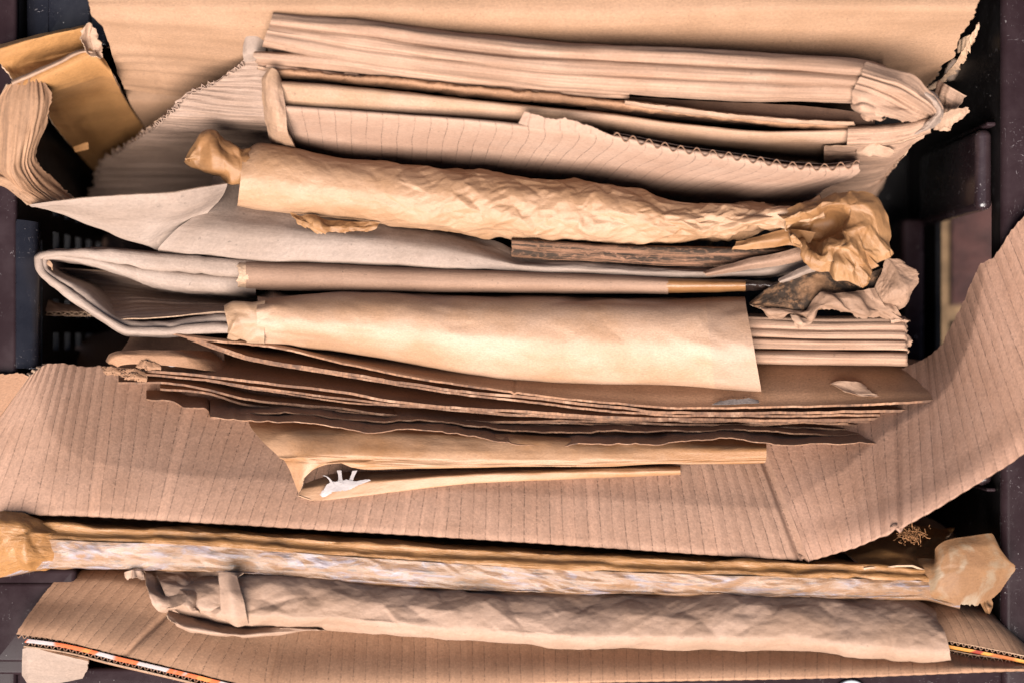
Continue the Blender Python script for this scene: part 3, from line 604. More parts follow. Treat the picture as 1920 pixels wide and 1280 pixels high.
t.add('torn_hole_paper', loft([[(1610, 274, 30), (1640, 270, 44), (1664, 276, 40), (1680, 284, 30)], [(1606, 286, 30), (1634, 284, 40), (1660, 290, 30), (1676, 290, 26)], [(1612, 296, 20), (1640, 294, 34), (1658, 296, 24), (1668, 294, 22)]], nu=50, nv=26, thick=1.4, disp=lambda U, V: 2.6 * facet(U, V, 11, 12, 1, 2), tear={'v1': (4, .1, 3), 'u1': (5, .1, 4)}), [M_scrap, M_edge])
t.done()

t = Thing('cardboard_strip', 'narrow torn brown cardboard edge lying in the black slot of the folded bundle', 'cardboard')
t.add('cardboard_strip', bar([(514, 130, 74), (560, 134, 76), (640, 141, 74), (760, 150, 74), (875, 163, 70), (1067, 180, 60), (1278, 206, 52), (1500, 228, 44), (1600, 236, 40)], [(520, 146, 60), (560, 146, 62), (640, 154, 60), (760, 166, 56), (875, 178, 54), (1067, 196, 48), (1278, 216, 44), (1500, 238, 40), (1600, 246, 36)],
                      [(0, -30), (.1, 0), (.8, -4), (1, -12), (.9, -200)], nu=240, nv=26, thick=3, disp=lambda U, V: 4 * fbm(U / 26, V / 9, 12, 4) + 2 * ridge(U / 60, V / 8, 2, 2), tear={'v0': (5, .06, 8)}), [M_sheet, M_edge]); t.done()
t = Thing('cardboard_strip', 'pale peeled sliver of card lying between the folded bundle layers at right of centre', 'cardboard')
t.add('cardboard_strip', bar([(1170, 188, 70), (1278, 201, 66), (1400, 216, 62), (1500, 224, 58), (1600, 228, 54)], [(1168, 197, 66), (1278, 214, 60), (1400, 226, 56), (1500, 234, 52), (1604, 238, 50)], [(0, -20), (.15, 0), (.8, -2), (1, -16)], nu=140, nv=18, thick=3, disp=lambda U, V: 2.5 * fbm(U / 24, V / 8, 5, 3), tear={'u0': (5, .2, 1)}), [M_scrap, M_edge]); t.done()
t = Thing('brown_card', 'dark brown card in the shaded slot right of the peeled sliver', 'cardboard')
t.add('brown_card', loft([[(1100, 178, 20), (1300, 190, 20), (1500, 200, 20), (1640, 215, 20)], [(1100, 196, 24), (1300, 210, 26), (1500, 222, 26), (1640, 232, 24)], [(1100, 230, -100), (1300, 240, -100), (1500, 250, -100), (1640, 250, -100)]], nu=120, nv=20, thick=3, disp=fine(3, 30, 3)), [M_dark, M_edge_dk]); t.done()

t = Thing('folded_corrugated_sheet', 'folded corrugated sheet with fanned flute lines and a torn top edge showing its fluting', 'cardboard')
t.add('rear_layer', bar([(520, 152, 90), (640, 161, 90), (808, 178, 84), (976, 196, 78), (1150, 214, 70), (1278, 232, 62), (1450, 246, 54), (1605, 242, 48)], [(520, 192, 84), (640, 203, 84), (808, 212, 78), (976, 224, 70), (1150, 238, 60), (1278, 256, 50), (1450, 268, 40), (1600, 268, 36)],
                  [(.05, -200), (0, -20), (.08, 0), (.5, -3), (.85, -8), (1, -14), (1.35, -34), (1.9, -70), (2.6, -150), (3, -280)], nu=220, nv=50, thick=5, disp=lambda U, V: 1.8 * fbm(U / 80, V / 30, 4, 3) + 1.0 * fbm(U / 260, V / 7, 9, 2), tear={'v0': (2, .05, 2)}), [M_layer, M_edge])
t.add('left_fold', loft([[(502, 132, 84), (510, 128, 92), (520, 134, 88), (526, 150, 80)], [(490, 152, 76), (500, 154, 92), (514, 164, 96), (530, 172, 90)], [(492, 186, 70), (502, 192, 88), (518, 198, 96), (536, 204, 88)], [(496, 225, 40), (506, 230, 66), (520, 236, 76), (538, 240, 70)], [(506, 262, -40), (518, 266, -10), (534, 270, 6), (552, 274, 0)], [(520, 300, -140), (530, 300, -120), (546, 304, -110), (562, 306, -110)]], nu=60, nv=110, thick=3, disp=lambda U, V: 1.4 * facet(U, V, 24, 6, 1, 1) + 1.2 * fbm(U / 12, V / 40, 4, 3)), [M_layer, M_edge])
FT = [(520, 200, 86), (640, 209, 88), (808, 220, 88), (976, 236, 86), (1150, 256, 82), (1278, 282, 78), (1381, 296, 74), (1482, 312, 70), (1549, 316, 66), (1613, 309, 62)]
FB = [(548, 280, -70), (648, 300, -70), (800, 316, -80), (940, 326, -90), (1080, 340, -90), (1180, 356, -90), (1260, 366, -90), (1340, 376, -90), (1400, 386, -90), (1500, 390, -90)]
FB2 = [(566, 330, -260), (660, 345, -260), (800, 360, -260), (930, 370, -260), (1060, 380, -260), (1150, 390, -260), (1225, 400, -260), (1300, 410, -260), (1360, 420, -260), (1440, 420, -260)]
t.add('front_panel', loft([lift(FT, -8, 0, -3), FT, lift(FT, -8, 2, 9), (A(FT) + A(FB)) / 2 + np.array([0, 3, 6]), FB, FB2], nu=260, nv=50, thick=2, disp=lambda U, V: 1.6 * fbm(U / 130, V / 60, 3, 3), tear={'u1': (6, .05, 3)}), [M_pinkp, M_edge])
t.add('torn_liner', loft([[(984, 208, 96), (998, 213, 100), (1036, 223, 98), (1060, 219, 100), (1110, 236, 94), (1152, 256, 86)], [(972, 232, 92), (995, 238, 94), (1036, 244, 92), (1062, 247, 92), (1108, 252, 88), (1150, 260, 84)]], nu=80, nv=20, thick=2, su=False, tear={'v0': (4, .06, 2)}, disp=fine(1, 20, 2)), [M_pinkp, M_edge])
fx = np.linspace(1150, 1612, 320); fp = lin(chord(A(FT)), A(FT), np.interp(fx, A(FT)[:, 0], chord(A(FT)))); fp[:, 1] += -2 - 7 * np.sin(np.arange(320) / 320 * 2 * math.pi * 15.5); fp[:, 2] += 2; fp[:, 0] = fx
t.add('fluting', loft([fp, lift(fp, -34, 0, 3)], nu=320, nv=4, su=False, thick=1.3), [M_core])
fy = fp.copy(); fy[:, 1] = np.interp(fx, A(FT)[:, 0], A(FT)[:, 1]) - 9; fy[:, 2] -= 30
t.add('rear_liner', loft([fy, lift(fy, -120, 0, 18)], nu=80, nv=10, thick=1.5, tear={'v0': (7, .05, 4)}), [M_pinkp])
t.done()

# ------------------------------------------------------------------ crumpled kraft roll
t = Thing('crumpled_kraft_roll', 'long crumpled kraft paper roll with a twisted right end, below the fluted panel', 'paper roll')
def crump(a1, a2, sd, c1=44, c2=17, st=1.4):
    return lambda U, V: a1 * facet(U + .3 * V, V, c1, sd, st, 2) + a2 * facet(U - .4 * V, V + .1 * U, c2, sd + 5, st, 1) + .5 * fbm(U / 9, V / 9, sd, 3)
def crump_r(U, V):
    k = np.clip((U - 60) / 480, .26, 1.0) * 1.0 + .6 * np.clip((U - 760) / 200, 0, 1)
    return k * (5 * facet(U + .6 * V, V - .15 * U, 50, 3, 1.4, 0) + 5.2 * facet(U - .7 * V, V + .25 * U, 25, 8, 1.7, 0) + 1.9 * facet(U + .5 * V, V, 11, 18, 1.5, 0)) + .5 * fbm(U / 9, V / 9, 3, 3)
t.add('paper', bar([(457, 284, 40), (490, 268, 42), (640, 296, 44), (808, 312, 44), (963, 325, 42), (1144, 343, 40), (1230, 366, 38), (1330, 386, 38), (1420, 384, 38), (1480, 392, 40), (1540, 372, 44)],
             [(445, 386, 36), (480, 394, 38), (640, 410, 40), (774, 428, 40), (942, 446, 38), (1127, 460, 34), (1230, 456, 34), (1330, 452, 34), (1400, 440, 36), (1480, 424, 40), (1545, 404, 44)],
             rnd(58, 13), nu=620, nv=170, thick=1.2, disp=crump_r), [M_crump, M_edge])
t.add('inner_end', bar([(346, 297, 22), (378, 254, 30), (402, 247, 36), (424, 262, 34), (470, 276, 30)], [(348, 300, 18), (384, 328, 26), (412, 336, 30), (436, 344, 28), (470, 352, 24)], rnd(26, 9), nu=90, nv=60, thick=1.2, disp=lambda U, V: 9 * facet(U, V, 26, 14, 1, 2) + 2 * facet(U, V, 11, 15, 1, 1)), [M_crump2, M_edge])
# twisted end: a hood of paper with a hollow, and a peaked lower flap
t.add('twisted_end', loft([[(1455, 400, 40), (1500, 378, 50), (1552, 362, 58), (1610, 356, 60), (1648, 376, 52), (1668, 430, 40), (1674, 474, 26)],
                     [(1470, 412, 60), (1510, 398, 72), (1556, 384, 82), (1604, 382, 86), (1634, 400, 80), (1650, 436, 66), (1664, 478, 44)],
                     [(1475, 422, 46), (1518, 412, 40), (1560, 404, 44), (1592, 410, 76), (1618, 424, 78), (1634, 450, 70), (1654, 488, 50)],
                     [(1470, 430, 36), (1515, 424, 2), (1556, 422, 10), (1586, 432, 62), (1604, 444, 80), (1622, 464, 78), (1648, 496, 56)],
                     [(1475, 436, 32), (1515, 444, 4), (1552, 448, 26), (1580, 456, 76), (1596, 462, 82), (1614, 478, 74), (1640, 506, 56)],
                     [(1480, 438, 44), (1512, 462, 40), (1540, 474, 56), (1560, 462, 74), (1584, 470, 78), (1604, 490, 70), (1630, 520, 54)],
                     [(1484, 442, 50), (1512, 478, 52), (1536, 490, 64), (1566, 492, 82), (1588, 494, 80), (1606, 506, 70), (1624, 530, 54)],
                     [(1490, 448, 46), (1518, 490, 48), (1540, 513, 54), (1566, 522, 60), (1588, 528, 62), (1606, 534, 58), (1618, 540, 50)]], nu=170, nv=170, thick=1.2,
                     disp=lambda U, V: 13 * facet(U, V, 38, 21, 1, 0) + 5.5 * facet(U + .5 * V, V - .3 * U, 20, 23, 1.3, 0) + 1.2 * facet(U, V, 9, 24, 1.2, 0) + .5 * fbm(U / 8, V / 8, 2, 3)), [M_crump2, M_edge])
t.add('end_folds', loft([[(1380, 452, 20), (1430, 440, 30), (1490, 430, 30), (1530, 436, 20)], [(1376, 462, 26), (1430, 452, 36), (1490, 446, 34), (1520, 456, 20)], [(1372, 468, 20), (1430, 466, 26), (1486, 462, 24), (1500, 466, 10)]], nu=80, nv=30, thick=1.2, disp=lambda U, V: 5 * facet(U, V, 20, 31, 1.4, 1)), [M_crump2, M_edge])
t.done()
t = Thing('paper_scrap', 'crumpled kraft scrap peeking out under the left half of the crumpled roll', 'scrap')
t.add('paper_scrap', loft([[(540, 396, 0), (580, 404, 10), (640, 412, 10), (712, 420, 0)], [(552, 412, 10), (585, 420, 22), (640, 426, 18), (706, 426, 4)], [(568, 430, 6), (600, 442, 16), (650, 440, 12), (690, 432, 4)]], nu=90, nv=36, thick=1.2, disp=lambda U, V: 7 * facet(U, V, 20, 5, 1, 1) + 2 * facet(U, V, 8, 6), tear={'v1': (10, .05, 3), 'u0': (6, .06, 2)}), [M_crump2, M_edge]); t.done()

# dirty strip, grey sliver flaps on the right
t = Thing('stained_cardboard', 'grimy stained brown cardboard strip tucked below the crumpled kraft roll', 'cardboard')
t.add('stained_cardboard', bar([(957, 446, 10), (1040, 452, 10), (1127, 458, 12), (1280, 462, 12), (1400, 464, 10), (1500, 466, 6)], [(957, 482, 2), (1040, 488, 4), (1127, 492, 4), (1280, 499, 4), (1400, 500, 2), (1500, 484, 0)], [(.05, -120), (0, -14), (.1, -2), (.3, 0), (.42, -5), (.55, -1), (.9, -6), (1, -18), (.95, -120)], nu=180, nv=50, thick=3, disp=lambda U, V: 1.8 * fbm(U / 60, V / 16, 5, 4), tear={'u0': (4, .2, 2)}), [M_dirty, M_edge_dk]); t.done()
t = Thing('brown_card', 'thin brown card slivers slanting up to the twisted paper end', 'cardboard')
t.add('upper_sliver', loft([[(1318, 510, 14), (1400, 486, 18), (1460, 474, 18), (1505, 462, 12)], [(1322, 514, 20), (1400, 497, 24), (1462, 486, 22), (1510, 472, 16)], [(1325, 518, 10), (1400, 507, 10), (1466, 498, 8), (1516, 484, 4)]], nu=80, nv=16, thick=2.5, disp=fine(2, 30, 3)), [M_tube, M_edge])
t.add('lower_sliver', loft([[(1457, 524, 14), (1490, 508, 22), (1530, 490, 22)], [(1460, 529, 20), (1494, 516, 28), (1536, 498, 26)], [(1468, 532, 8), (1500, 522, 10), (1545, 508, 8)]], nu=50, nv=14, thick=2, disp=fine(2, 20, 4), tear={'u0': (6, .1, 2)}), [M_grey, M_edge])
t.done()

# ------------------------------------------------------------------ folded ribbed bundle with the open loop at left
t = Thing('folded_ribbed_cardboard', 'folded ribbed cardboard with an open pointed loop at the left end', 'cardboard')
OUT = [(480, 490, -4), (300, 476, 4), (175, 467, 8), (104, 470, 8), (76, 475, 6), (66, 484, 4), (66, 497, 4), (110, 541, 4), (195, 601, 2), (240, 626, 0), (287, 629, 0), (420, 622, -2), (500, 630, -6)]
INN = [(480, 551, -14), (300, 536, -10), (212, 509, -6), (134, 488, -2), (98, 484, 0), (88, 487, 0), (90, 500, 0), (152, 540, -4), (222, 596, -8), (244, 602, -8), (290, 604, -6), (420, 590, -10), (500, 592, -14)]
O_, I_ = A(OUT), A(INN)
def loopmid(f, dz): r = O_ + (I_ - O_) * f; r[:, 2] += dz; return r
t.add('folded_loop', loft([drop(O_, -330), lift(O_, -10), loopmid(.02, -1), loopmid(.12, 2), loopmid(.44, 3), loopmid(.49, -2), loopmid(.52, -14), loopmid(.55, -2), loopmid(.62, 0), loopmid(.92, -1), loopmid(.99, -4), drop(lift(I_, -10), -330)], nu=420, nv=130, thick=2.2,
                     disp=lambda U, V: 2.4 * facet(U + V, V, 20, 6, 1.8, 0) + 1.0 * ridge(U / 44, V / 9, 6, 3) + 2 * fbm(U / 60, V / 20, 9, 3)), [M_grey, M_edge])
t.add('inner_liner', loft([[(88, 487, -3), (94, 490, 2), (98, 496, 2), (100, 503, -3)], [(84, 492, -2), (90, 498, 3), (96, 502, 2), (100, 508, -3)]], nu=14, nv=8, thick=2), [M_layer])
t.add('inner_wall', loft([[(88, 500, -40), (200, 510, -60), (300, 530, -70), (420, 548, -80), (520, 560, -80)], [(120, 520, -80), (215, 530, -90), (310, 545, -95), (420, 560, -90), (520, 570, -90)], [(170, 555, -60), (235, 555, -70), (315, 562, -70), (425, 568, -60), (520, 575, -60)], [(215, 588, -20), (250, 584, -30), (325, 580, -36), (430, 578, -30), (520, 580, -30)], [(222, 598, -6), (255, 598, -8), (335, 592, -10), (430, 586, -12), (520, 588, -14)]], nu=160, nv=130, thick=2.2,
                    disp=lambda U, V: 2.8 * np.sin(V / 2.6 + 2.5 * fbm(U / 160, V / 40, 3, 2)) * np.clip(.5 + fbm(U / 140, V / 20, 8, 2), .1, 1) + 2 * fbm(U / 100, V / 30, 2, 3)), [M_greyrib, M_edge])
prof = [(.05, -240), (0, -26), (.03, -10), (.08, -4), (.11, -7), (.15, -1), (.24, 0), (.28, -6), (.31, -2), (.40, 1), (.455, -3), (.475, -9), (.50, -2), (.55, 1), (.585, -3), (.62, 1), (.68, -2), (.71, -16), (.74, -4), (.84, 1), (.91, -1), (.94, -5), (.97, -5), (1, -22), (.98, -240)]
t.add('ribbed_end', bar([(1400, 589, 4), (1430, 590, 4), (1560, 594, 4), (1660, 593, 4), (1694, 594, 2), (1702, 604, -6)], [(1400, 680, 0), (1438, 681, 0), (1560, 683, 0), (1660, 684, 0), (1698, 685, -2), (1704, 682, -10)], prof, nu=180, nv=130, thick=2, disp=lambda U, V: 1.2 * fbm(U / 120, V / 20, 6, 4) + 1.6 * ridge(U / 300, V / 8, 2, 3), tear={'u1': (8, .09, 4)}), [M_pink, M_edge])
for k, (y0, y1, xe, z) in enumerate(((592, 606, 1708, -2), (604, 628, 1704, -10), (624, 652, 1710, -14), (648, 664, 1706, -18), (660, 684, 1700, -22))):
    t.add('layer_end', loft([[(1670, y0, z), (1690, y0 + 1, z - 2), (xe, y0 + 8, z - 10)], [(1670, (y0 + y1) / 2, z + 8), (1692, (y0 + y1) / 2, z + 4), (xe + 1, (y0 + y1) / 2 + 3, z - 6)], [(1670, y1, z), (1690, y1, z - 2), (xe, y1 - 3, z - 10)]], nu=40, nv=20, thick=2, disp=lambda U, V, k=k: 3 * facet(U, V, 12, 40 + k), tear={'u1': (6, .12, k)}), [M_pink, M_edge])
t.done()

# tube lying in the loop
t = Thing('cardboard_tube', 'long grey brown card tube with orange and dirty taped right end, between two kraft rolls', 'tube')
def tb(x, e=0): return (x, np.interp(x, [455, 640, 1278, 1460], [486, 495, 520, 524]) + e, 10), (x, np.interp(x, [455, 640, 1278, 1460], [544, 548, 552, 545]) - e, 4)
def tube(xs, mat, e=0, dirt=1.0, name='tube', **k):
    q = [tb(x, e) for x in xs]; t.add(name, bar([a for a, _ in q], [b for _, b in q], rnd(26, 11), nv=50, thick=2, **k), mat)
tube([461, 560, 700, 900, 1100, 1253], [M_tube, M_edge], nu=240, disp=lambda U, V: 1.4 * fbm(U / 140, V / 30, 5, 4) - 1.2 * np.exp(-((U - 183) / 2) ** 2))
tube([1250, 1320, 1398], [M_orange, M_edge], e=1.5, nu=60, name='orange_tape', disp=fine(1, 30, 3))
tube([1396, 1420, 1445, 1466], [M_darktape], e=3, nu=60, name='dirty_tape', disp=lambda U, V: 3.5 * facet(U, V, 12, 7, 1, 1))
q = [tb(x, 2) for x in (440, 452, 466)]
t.add('torn_rim', bar([a for a, _ in q], [b for _, b in q], rnd(25, 9), nu=30, nv=50, thick=1.5, disp=lambda U, V: 1.5 * fbm(U / 6, V / 6, 4, 3), tear={'u0': (10, .09, 3)}), [M_edge])
t.done()

# ------------------------------------------------------------------ kraft paper roll in the middle
t = Thing('kraft_paper_roll', 'smooth wide kraft paper roll lying across the middle of the crate', 'paper roll')
prof2 = [(.4, -190), (.1, -150), (0, -84), (.03, -54), (.10, -28), (.22, -9), (.36, 0), (.5, 3), (.64, 0), (.78, -10), (.89, -24), (.96, -36), (1, -50), (.97, -120), (.6, -190)]
def roll2(U, V):
    return 2.2 * fbm(U / 190, V / 90, 4, 3) + 9.0 * facet(U, V, 46, 12, 1, 1) * np.exp(-(U / 110) ** 2) + 3.0 * ridge(U / 240 + 2, V / 80, 8, 1) + 4.2 * facet(U + V, V, 90, 2, 2.0, 1) + 1.5 * facet(U - .3 * V, V, 30, 5, 1.6, 0)
t.add('paper', bar([(483, 551, 42), (640, 550, 44), (900, 553, 44), (1144, 556, 44), (1280, 558, 44), (1396, 555, 42)],
             [(481, 641, 36), (640, 664, 36), (900, 702, 34), (1144, 723, 34), (1290, 726, 34), (1428, 734, 32)], prof2, nu=300, nv=110, thick=1.4, disp=roll2), [M_roll, M_edge])
t.add('inner_end', bar([(420, 574, 36), (440, 566, 40), (470, 567, 42), (496, 560, 40)], [(428, 630, 30), (444, 637, 32), (470, 639, 34), (496, 642, 32)], [(.3, -60), (.02, -30), (0, -12), (.2, 0), (.5, 4), (.8, -4), (1, -24), (.7, -60)], nu=70, nv=70, thick=1.2, disp=lambda U, V: 6.5 * facet(U, V, 22, 9, 1, 1)), [M_roll_in, M_edge])
t.done()

# ------------------------------------------------------------------ soiled torn card at right
t = Thing('torn_soiled_card', 'soiled crumpled card with a ruffled torn edge under the twisted paper end', 'cardboard')
t.add('soiled_face', loft([[(1402, 566, 0), (1440, 540, 10), (1480, 520, 14), (1530, 504, 16), (1600, 520, 14), (1660, 500, 10)], [(1408, 571, 10), (1446, 556, 18), (1490, 542, 22), (1540, 530, 22), (1600, 540, 20), (1656, 530, 14)],
                     [(1416, 576, 14), (1452, 572, 24), (1496, 566, 28), (1540, 556, 26), (1596, 556, 24), (1650, 556, 16)], [(1424, 580, 8), (1458, 586, 18), (1498, 588, 22), (1540, 580, 20), (1590, 572, 20), (1646, 580, 10)]], nu=110, nv=70, thick=1.6, disp=lambda U, V: 4 * facet(U, V, 30, 4, 1, 2) + 2 * fbm(U / 16, V / 16, 4, 3)), [M_dirty2, M_edge])
t.add('ruffled_edge', loft([[(1424, 576, 22), (1470, 580, 28), (1510, 582, 30), (1526, 562, 36), (1542, 548, 40), (1575, 550, 42), (1610, 545, 36), (1640, 540, 30)], [(1430, 582, 24), (1470, 587, 32), (1512, 588, 38), (1534, 570, 46), (1556, 556, 50), (1590, 562, 50), (1622, 562, 42), (1650, 560, 30)],
                      [(1438, 588, 16), (1472, 592, 26), (1516, 592, 38), (1536, 578, 50), (1566, 566, 52), (1596, 580, 50), (1632, 580, 40), (1664, 580, 24)], [(1446, 592, 4), (1474, 597, 14), (1518, 597, 22), (1544, 588, 32), (1576, 582, 34), (1602, 599, 36), (1640, 592, 26), (1690, 596, 6)]], nu=220, nv=60, thick=1.6,
                      disp=lambda U, V: 7 * np.sin(U / 9.5 + 2 * fbm(U / 40, V / 40, 2, 2)) * np.clip(V / 40, 0, 1) + 3 * facet(U, V, 15, 8), tear={'v1': (7, .10, 4)}), [M_torn, M_edge])
t.add('curled_corner', loft([[(1640, 538, 20), (1654, 504, 26), (1662, 480, 28), (1684, 484, 26), (1696, 500, 22)], [(1644, 552, 26), (1666, 524, 36), (1684, 506, 36), (1704, 508, 32), (1720, 508, 26)], [(1650, 564, 28), (1674, 546, 42), (1696, 536, 42), (1714, 530, 34), (1728, 522, 26)], [(1656, 574, 16), (1678, 568, 28), (1698, 562, 30), (1706, 552, 24), (1716, 540, 18)], [(1660, 578, 0), (1684, 580, 4), (1698, 574, 4), (1704, 562, 2), (1712, 548, 0)]], nu=110, nv=90, thick=1.6, disp=lambda U, V: 3.5 * facet(U, V, 26, 3, 1, 2) + 2 * fbm(U / 12, V / 12, 3, 3), tear={'u1': (10, .07, 3), 'v0': (5, .08, 6)}), [M_torn, M_edge])
t.add('lower_corner', loft([[(1626, 560, 16), (1650, 566, 22), (1676, 570, 18)], [(1620, 580, 18), (1650, 584, 28), (1684, 582, 20)], [(1610, 594, 6), (1650, 600, 12), (1692, 596, 6)]], nu=50, nv=30, thick=1.6, disp=lambda U, V: 6 * facet(U, V, 18, 17, 1, 1), tear={'v1': (5, .08, 2)}), [M_torn, M_edge])
t.add('torn_tip', loft([[(1482, 590, 34), (1500, 594, 42), (1524, 602, 30)], [(1486, 600, 38), (1504, 604, 46), (1518, 606, 32)], [(1493, 616, 26), (1497, 617, 28), (1502, 614, 26)]], nu=24, nv=24, thick=1.4, disp=lambda U, V: 3 * facet(U, V, 10, 2)), [M_scrap, M_edge])
t.done()

# ------------------------------------------------------------------ stack of thin brown sheets
def sheet(lab, pts, mat, dyf=None, dy=80, dz=210, nu=300, nv=40, thick=5, tear=None, disp=None, part=None, dxl=0, lip=2):
    t = Thing('cardboard_sheet', lab, 'cardboard', 'brown cardboard sheets stacked on edge'); f = A(pts)
    mid = lift(f, -dz * .22, 0, -dy * .3); mid[0, 0] += dxl * .3; bk = lift(f, -dz, 0, -dy); bk[0, 0] += dxl; bk2 = lift(f, -dz * 2, 0, -dy * 1.3); bk2[0, 0] += dxl
    if dyf is not None:
        for r, kk in ((mid, .3), (bk, 1), (bk2, 1.3)): r[:, 1] = f[:, 1] - dy * kk * dyf(f[:, 0])
    t.add('sheet', loft([bk2, bk, mid, lift(f, -5, 0, -dy * .06), f], nu=nu, nv=nv, thick=thick, disp=disp or (lambda U, V: 1.6 * fbm(U / 90, V / 60, len(lab), 4)), tear=tear or {'v1': (4, .035, len(lab))}), mat)
    return t
bump1 = lambda sd, a=2.5: (lambda U, V: a * .8 * fbm(U / 150, V / 150, sd, 3) + a * .45 * ridge(U / 110, V / 300, sd + 3, 2))
t = sheet('topmost brown cardboard sheet of the stack with a pasted torn paper scrap and grey stain', [(322, 624, 0), (350, 632, 2), (504, 649, 4), (640, 680, 4), (808, 712, 4), (968, 735, 4), (980, 737, 4), (1130, 752, 4), (1278, 764, 4), (1468, 761, 4), (1620, 757, 2), (1717, 752, 0), (1772, 747, -4)], [M_sheet, M_edge_br], dyf=lambda x: np.interp(x, [320, 700, 1100, 1400, 1600, 1772], [.12, .3, .7, .95, .85, .5]), dy=96, dz=62, disp=lambda U, V: 1.5 * fbm(U / 160, V / 90, 3, 3) - 4 * np.exp(-((U - 662) / 3) ** 2), tear={'v1': (3, .03, 4), 'u1': (14, .03, 4)}, dxl=30)
t.add('pasted_scrap', loft([[(1553, 722, -20), (1575, 716, -18), (1600, 716, -16), (1622, 726, -18)], [(1560, 724, -17), (1582, 728, -14), (1605, 736, -11), (1636, 736, -10)], [(1582, 738, -10), (1600, 742, -8), (1622, 746, -6), (1654, 746, -4)]], nu=50, nv=24, thick=1, tear={'u0': (8, .08, 2), 'u1': (9, .08, 4), 'v1': (3, .08, 5)}, disp=lambda U, V: 5 + 2 * facet(U, V, 14, 5)), [M_scrap, M_edge_br])
t.add('grey_stain', loft([[(1350, 752, -2), (1372, 748, 0), (1400, 746, 0), (1424, 752, -2)], [(1330, 760, 3), (1370, 759, 4), (1405, 757, 4), (1430, 757, 3)]], nu=40, nv=12, thick=.8, tear={'u0': (16, .09, 2), 'u1': (14, .09, 7), 'v0': (4, .07, 3)}, disp=lambda U, V: 3.5 + 0 * U), [M_greystain])
t.done()
sheet('second sheet of the stack, its double thin edge fanned away below the topmost sheet', [(346, 629, -6), (417, 651, -4), (477, 670, -4), (638, 696, -4), (741, 713, -4), (875, 732, -4), (976, 742, -6), (1140, 760, -8), (1278, 772, -8), (1480, 772, -8), (1660, 770, -8), (1778, 769, -10)], [M_sheet2, M_edge_br], disp=bump1(4), dy=42, dz=165).done()
sheet('thin dark sheet hugging the second sheet of the stack', [(352, 634, -12), (480, 676, -10), (640, 702, -10), (741, 719, -10), (875, 738, -10), (985, 750, -12), (1140, 768, -12), (1300, 778, -12), (1500, 778, -14), (1650, 776, -16)], [M_sheet2, M_edge_br], disp=bump1(14), dy=42, dz=165, thick=4).done()
t = sheet('round cornered brown sheet of the stack with a white peeled spot at its left end', [(226, 690, -14), (252, 692, -6), (353, 700, -2), (504, 717, -4), (638, 733, -6), (720, 748, -8), (841, 762, -10), (942, 767, -10), (1100, 778, -12), (1278, 784, -14), (1480, 786, -14), (1656, 784, -18)], [M_sheet, M_edge_br], dy=58, dz=130, disp=bump1(6, 2), tear={'v1': (3, .03, 7)}, dxl=60)
t.add('peeled_spot', loft([[(305, 672, -10), (322, 669, -8), (340, 674, -8)], [(308, 684, -6), (324, 688, -4), (338, 686, -4)]], nu=30, nv=14, thick=.8, tear={'u0': (8, .1, 2), 'u1': (8, .1, 3), 'v0': (3, .1, 1)}, disp=lambda U, V: 4 + 0 * U), [M_white])
t.add('curled_edge', loft([[(198, 676, -16), (206, 664, -6), (228, 657, 0), (300, 656, 0), (360, 657, -20), (430, 664, -80), (500, 676, -150)], [(202, 682, -4), (212, 672, 6), (234, 666, 10), (300, 668, 8), (360, 672, -2), (430, 682, -50), (500, 694, -130)], [(215, 690, -6), (230, 684, 4), (252, 682, 8), (300, 684, 6), (360, 690, -1), (430, 698, -30), (500, 706, -100)]], nu=120, nv=24, thick=3, disp=fine(1.5, 30, 3), tear={'u0': (3, .2, 2)}), [M_sheet, M_edge_br])
t.done()
for lab, pts, sd, mt in (('thin dark edged sheet in the middle of the stack, wavy and frayed', [(250, 700, -18), (353, 708, -12), (504, 728, -12), (638, 744, -12), (760, 758, -14), (905, 772, -16), (1043, 780, -16), (1200, 786, -18), (1400, 788, -18), (1640, 790, -20)], 21, M_sheet2),
                         ('frayed sheet of the stack with torn buff tatters at its left corner', [(222, 716, -16), (292, 716, -14), (380, 727, -14), (470, 750, -16), (638, 765, -18), (734, 777, -18), (925, 790, -20), (1060, 788, -20), (1278, 795, -20), (1424, 794, -22), (1515, 790, -22), (1656, 804, -24)], 22, M_ragged),
                         ('thin buff sheet below the tattered one, nubs along its edge', [(300, 728, -24), (380, 734, -22), (470, 758, -22), (638, 772, -24), (760, 786, -24), (925, 797, -26), (1100, 798, -26), (1300, 802, -26), (1500, 800, -28), (1650, 810, -30)], 23, M_sheet2)):
    t = sheet(lab, pts, [mt, M_edge_br], disp=bump1(sd, 3.2), dy=42, dz=165, tear={'v1': (3.5, .022, sd), 'u1': (10, .05, sd)}, thick=4)
    if sd == 22:
        for k, (x0, y0, x1, y1, z) in enumerate(((182, 690, 226, 704, -4), (216, 694, 270, 716, 2), (250, 680, 296, 694, 6), (228, 702, 268, 712, 4))):
            t.add('torn_tatter', loft([[(x0, y0 - 4, z - 8), ((x0 + x1) / 2, y0 - 6, z + 6), (x1, y0, z)], [(x0 + 4, (y0 + y1) / 2, z), ((x0 + x1) / 2, (y0 + y1) / 2, z + 8), (x1 + 6, (y0 + y1) / 2 + 2, z + 2)], [(x0 + 10, y1 - 3, z - 8), ((x0 + x1) / 2, y1, z), (x1 + 4, y1 + 4, z - 4)]], nu=40, nv=24, thick=1.6, disp=lambda U, V, k=k: 1.6 * facet(U, V, 13, 60 + k, 1, 0), tear={'u0': (18, .12, k), 'v1': (8, .12, k + 4), 'v0': (5, .15, k)}), [M_ragged, M_edge_br])
    t.done()
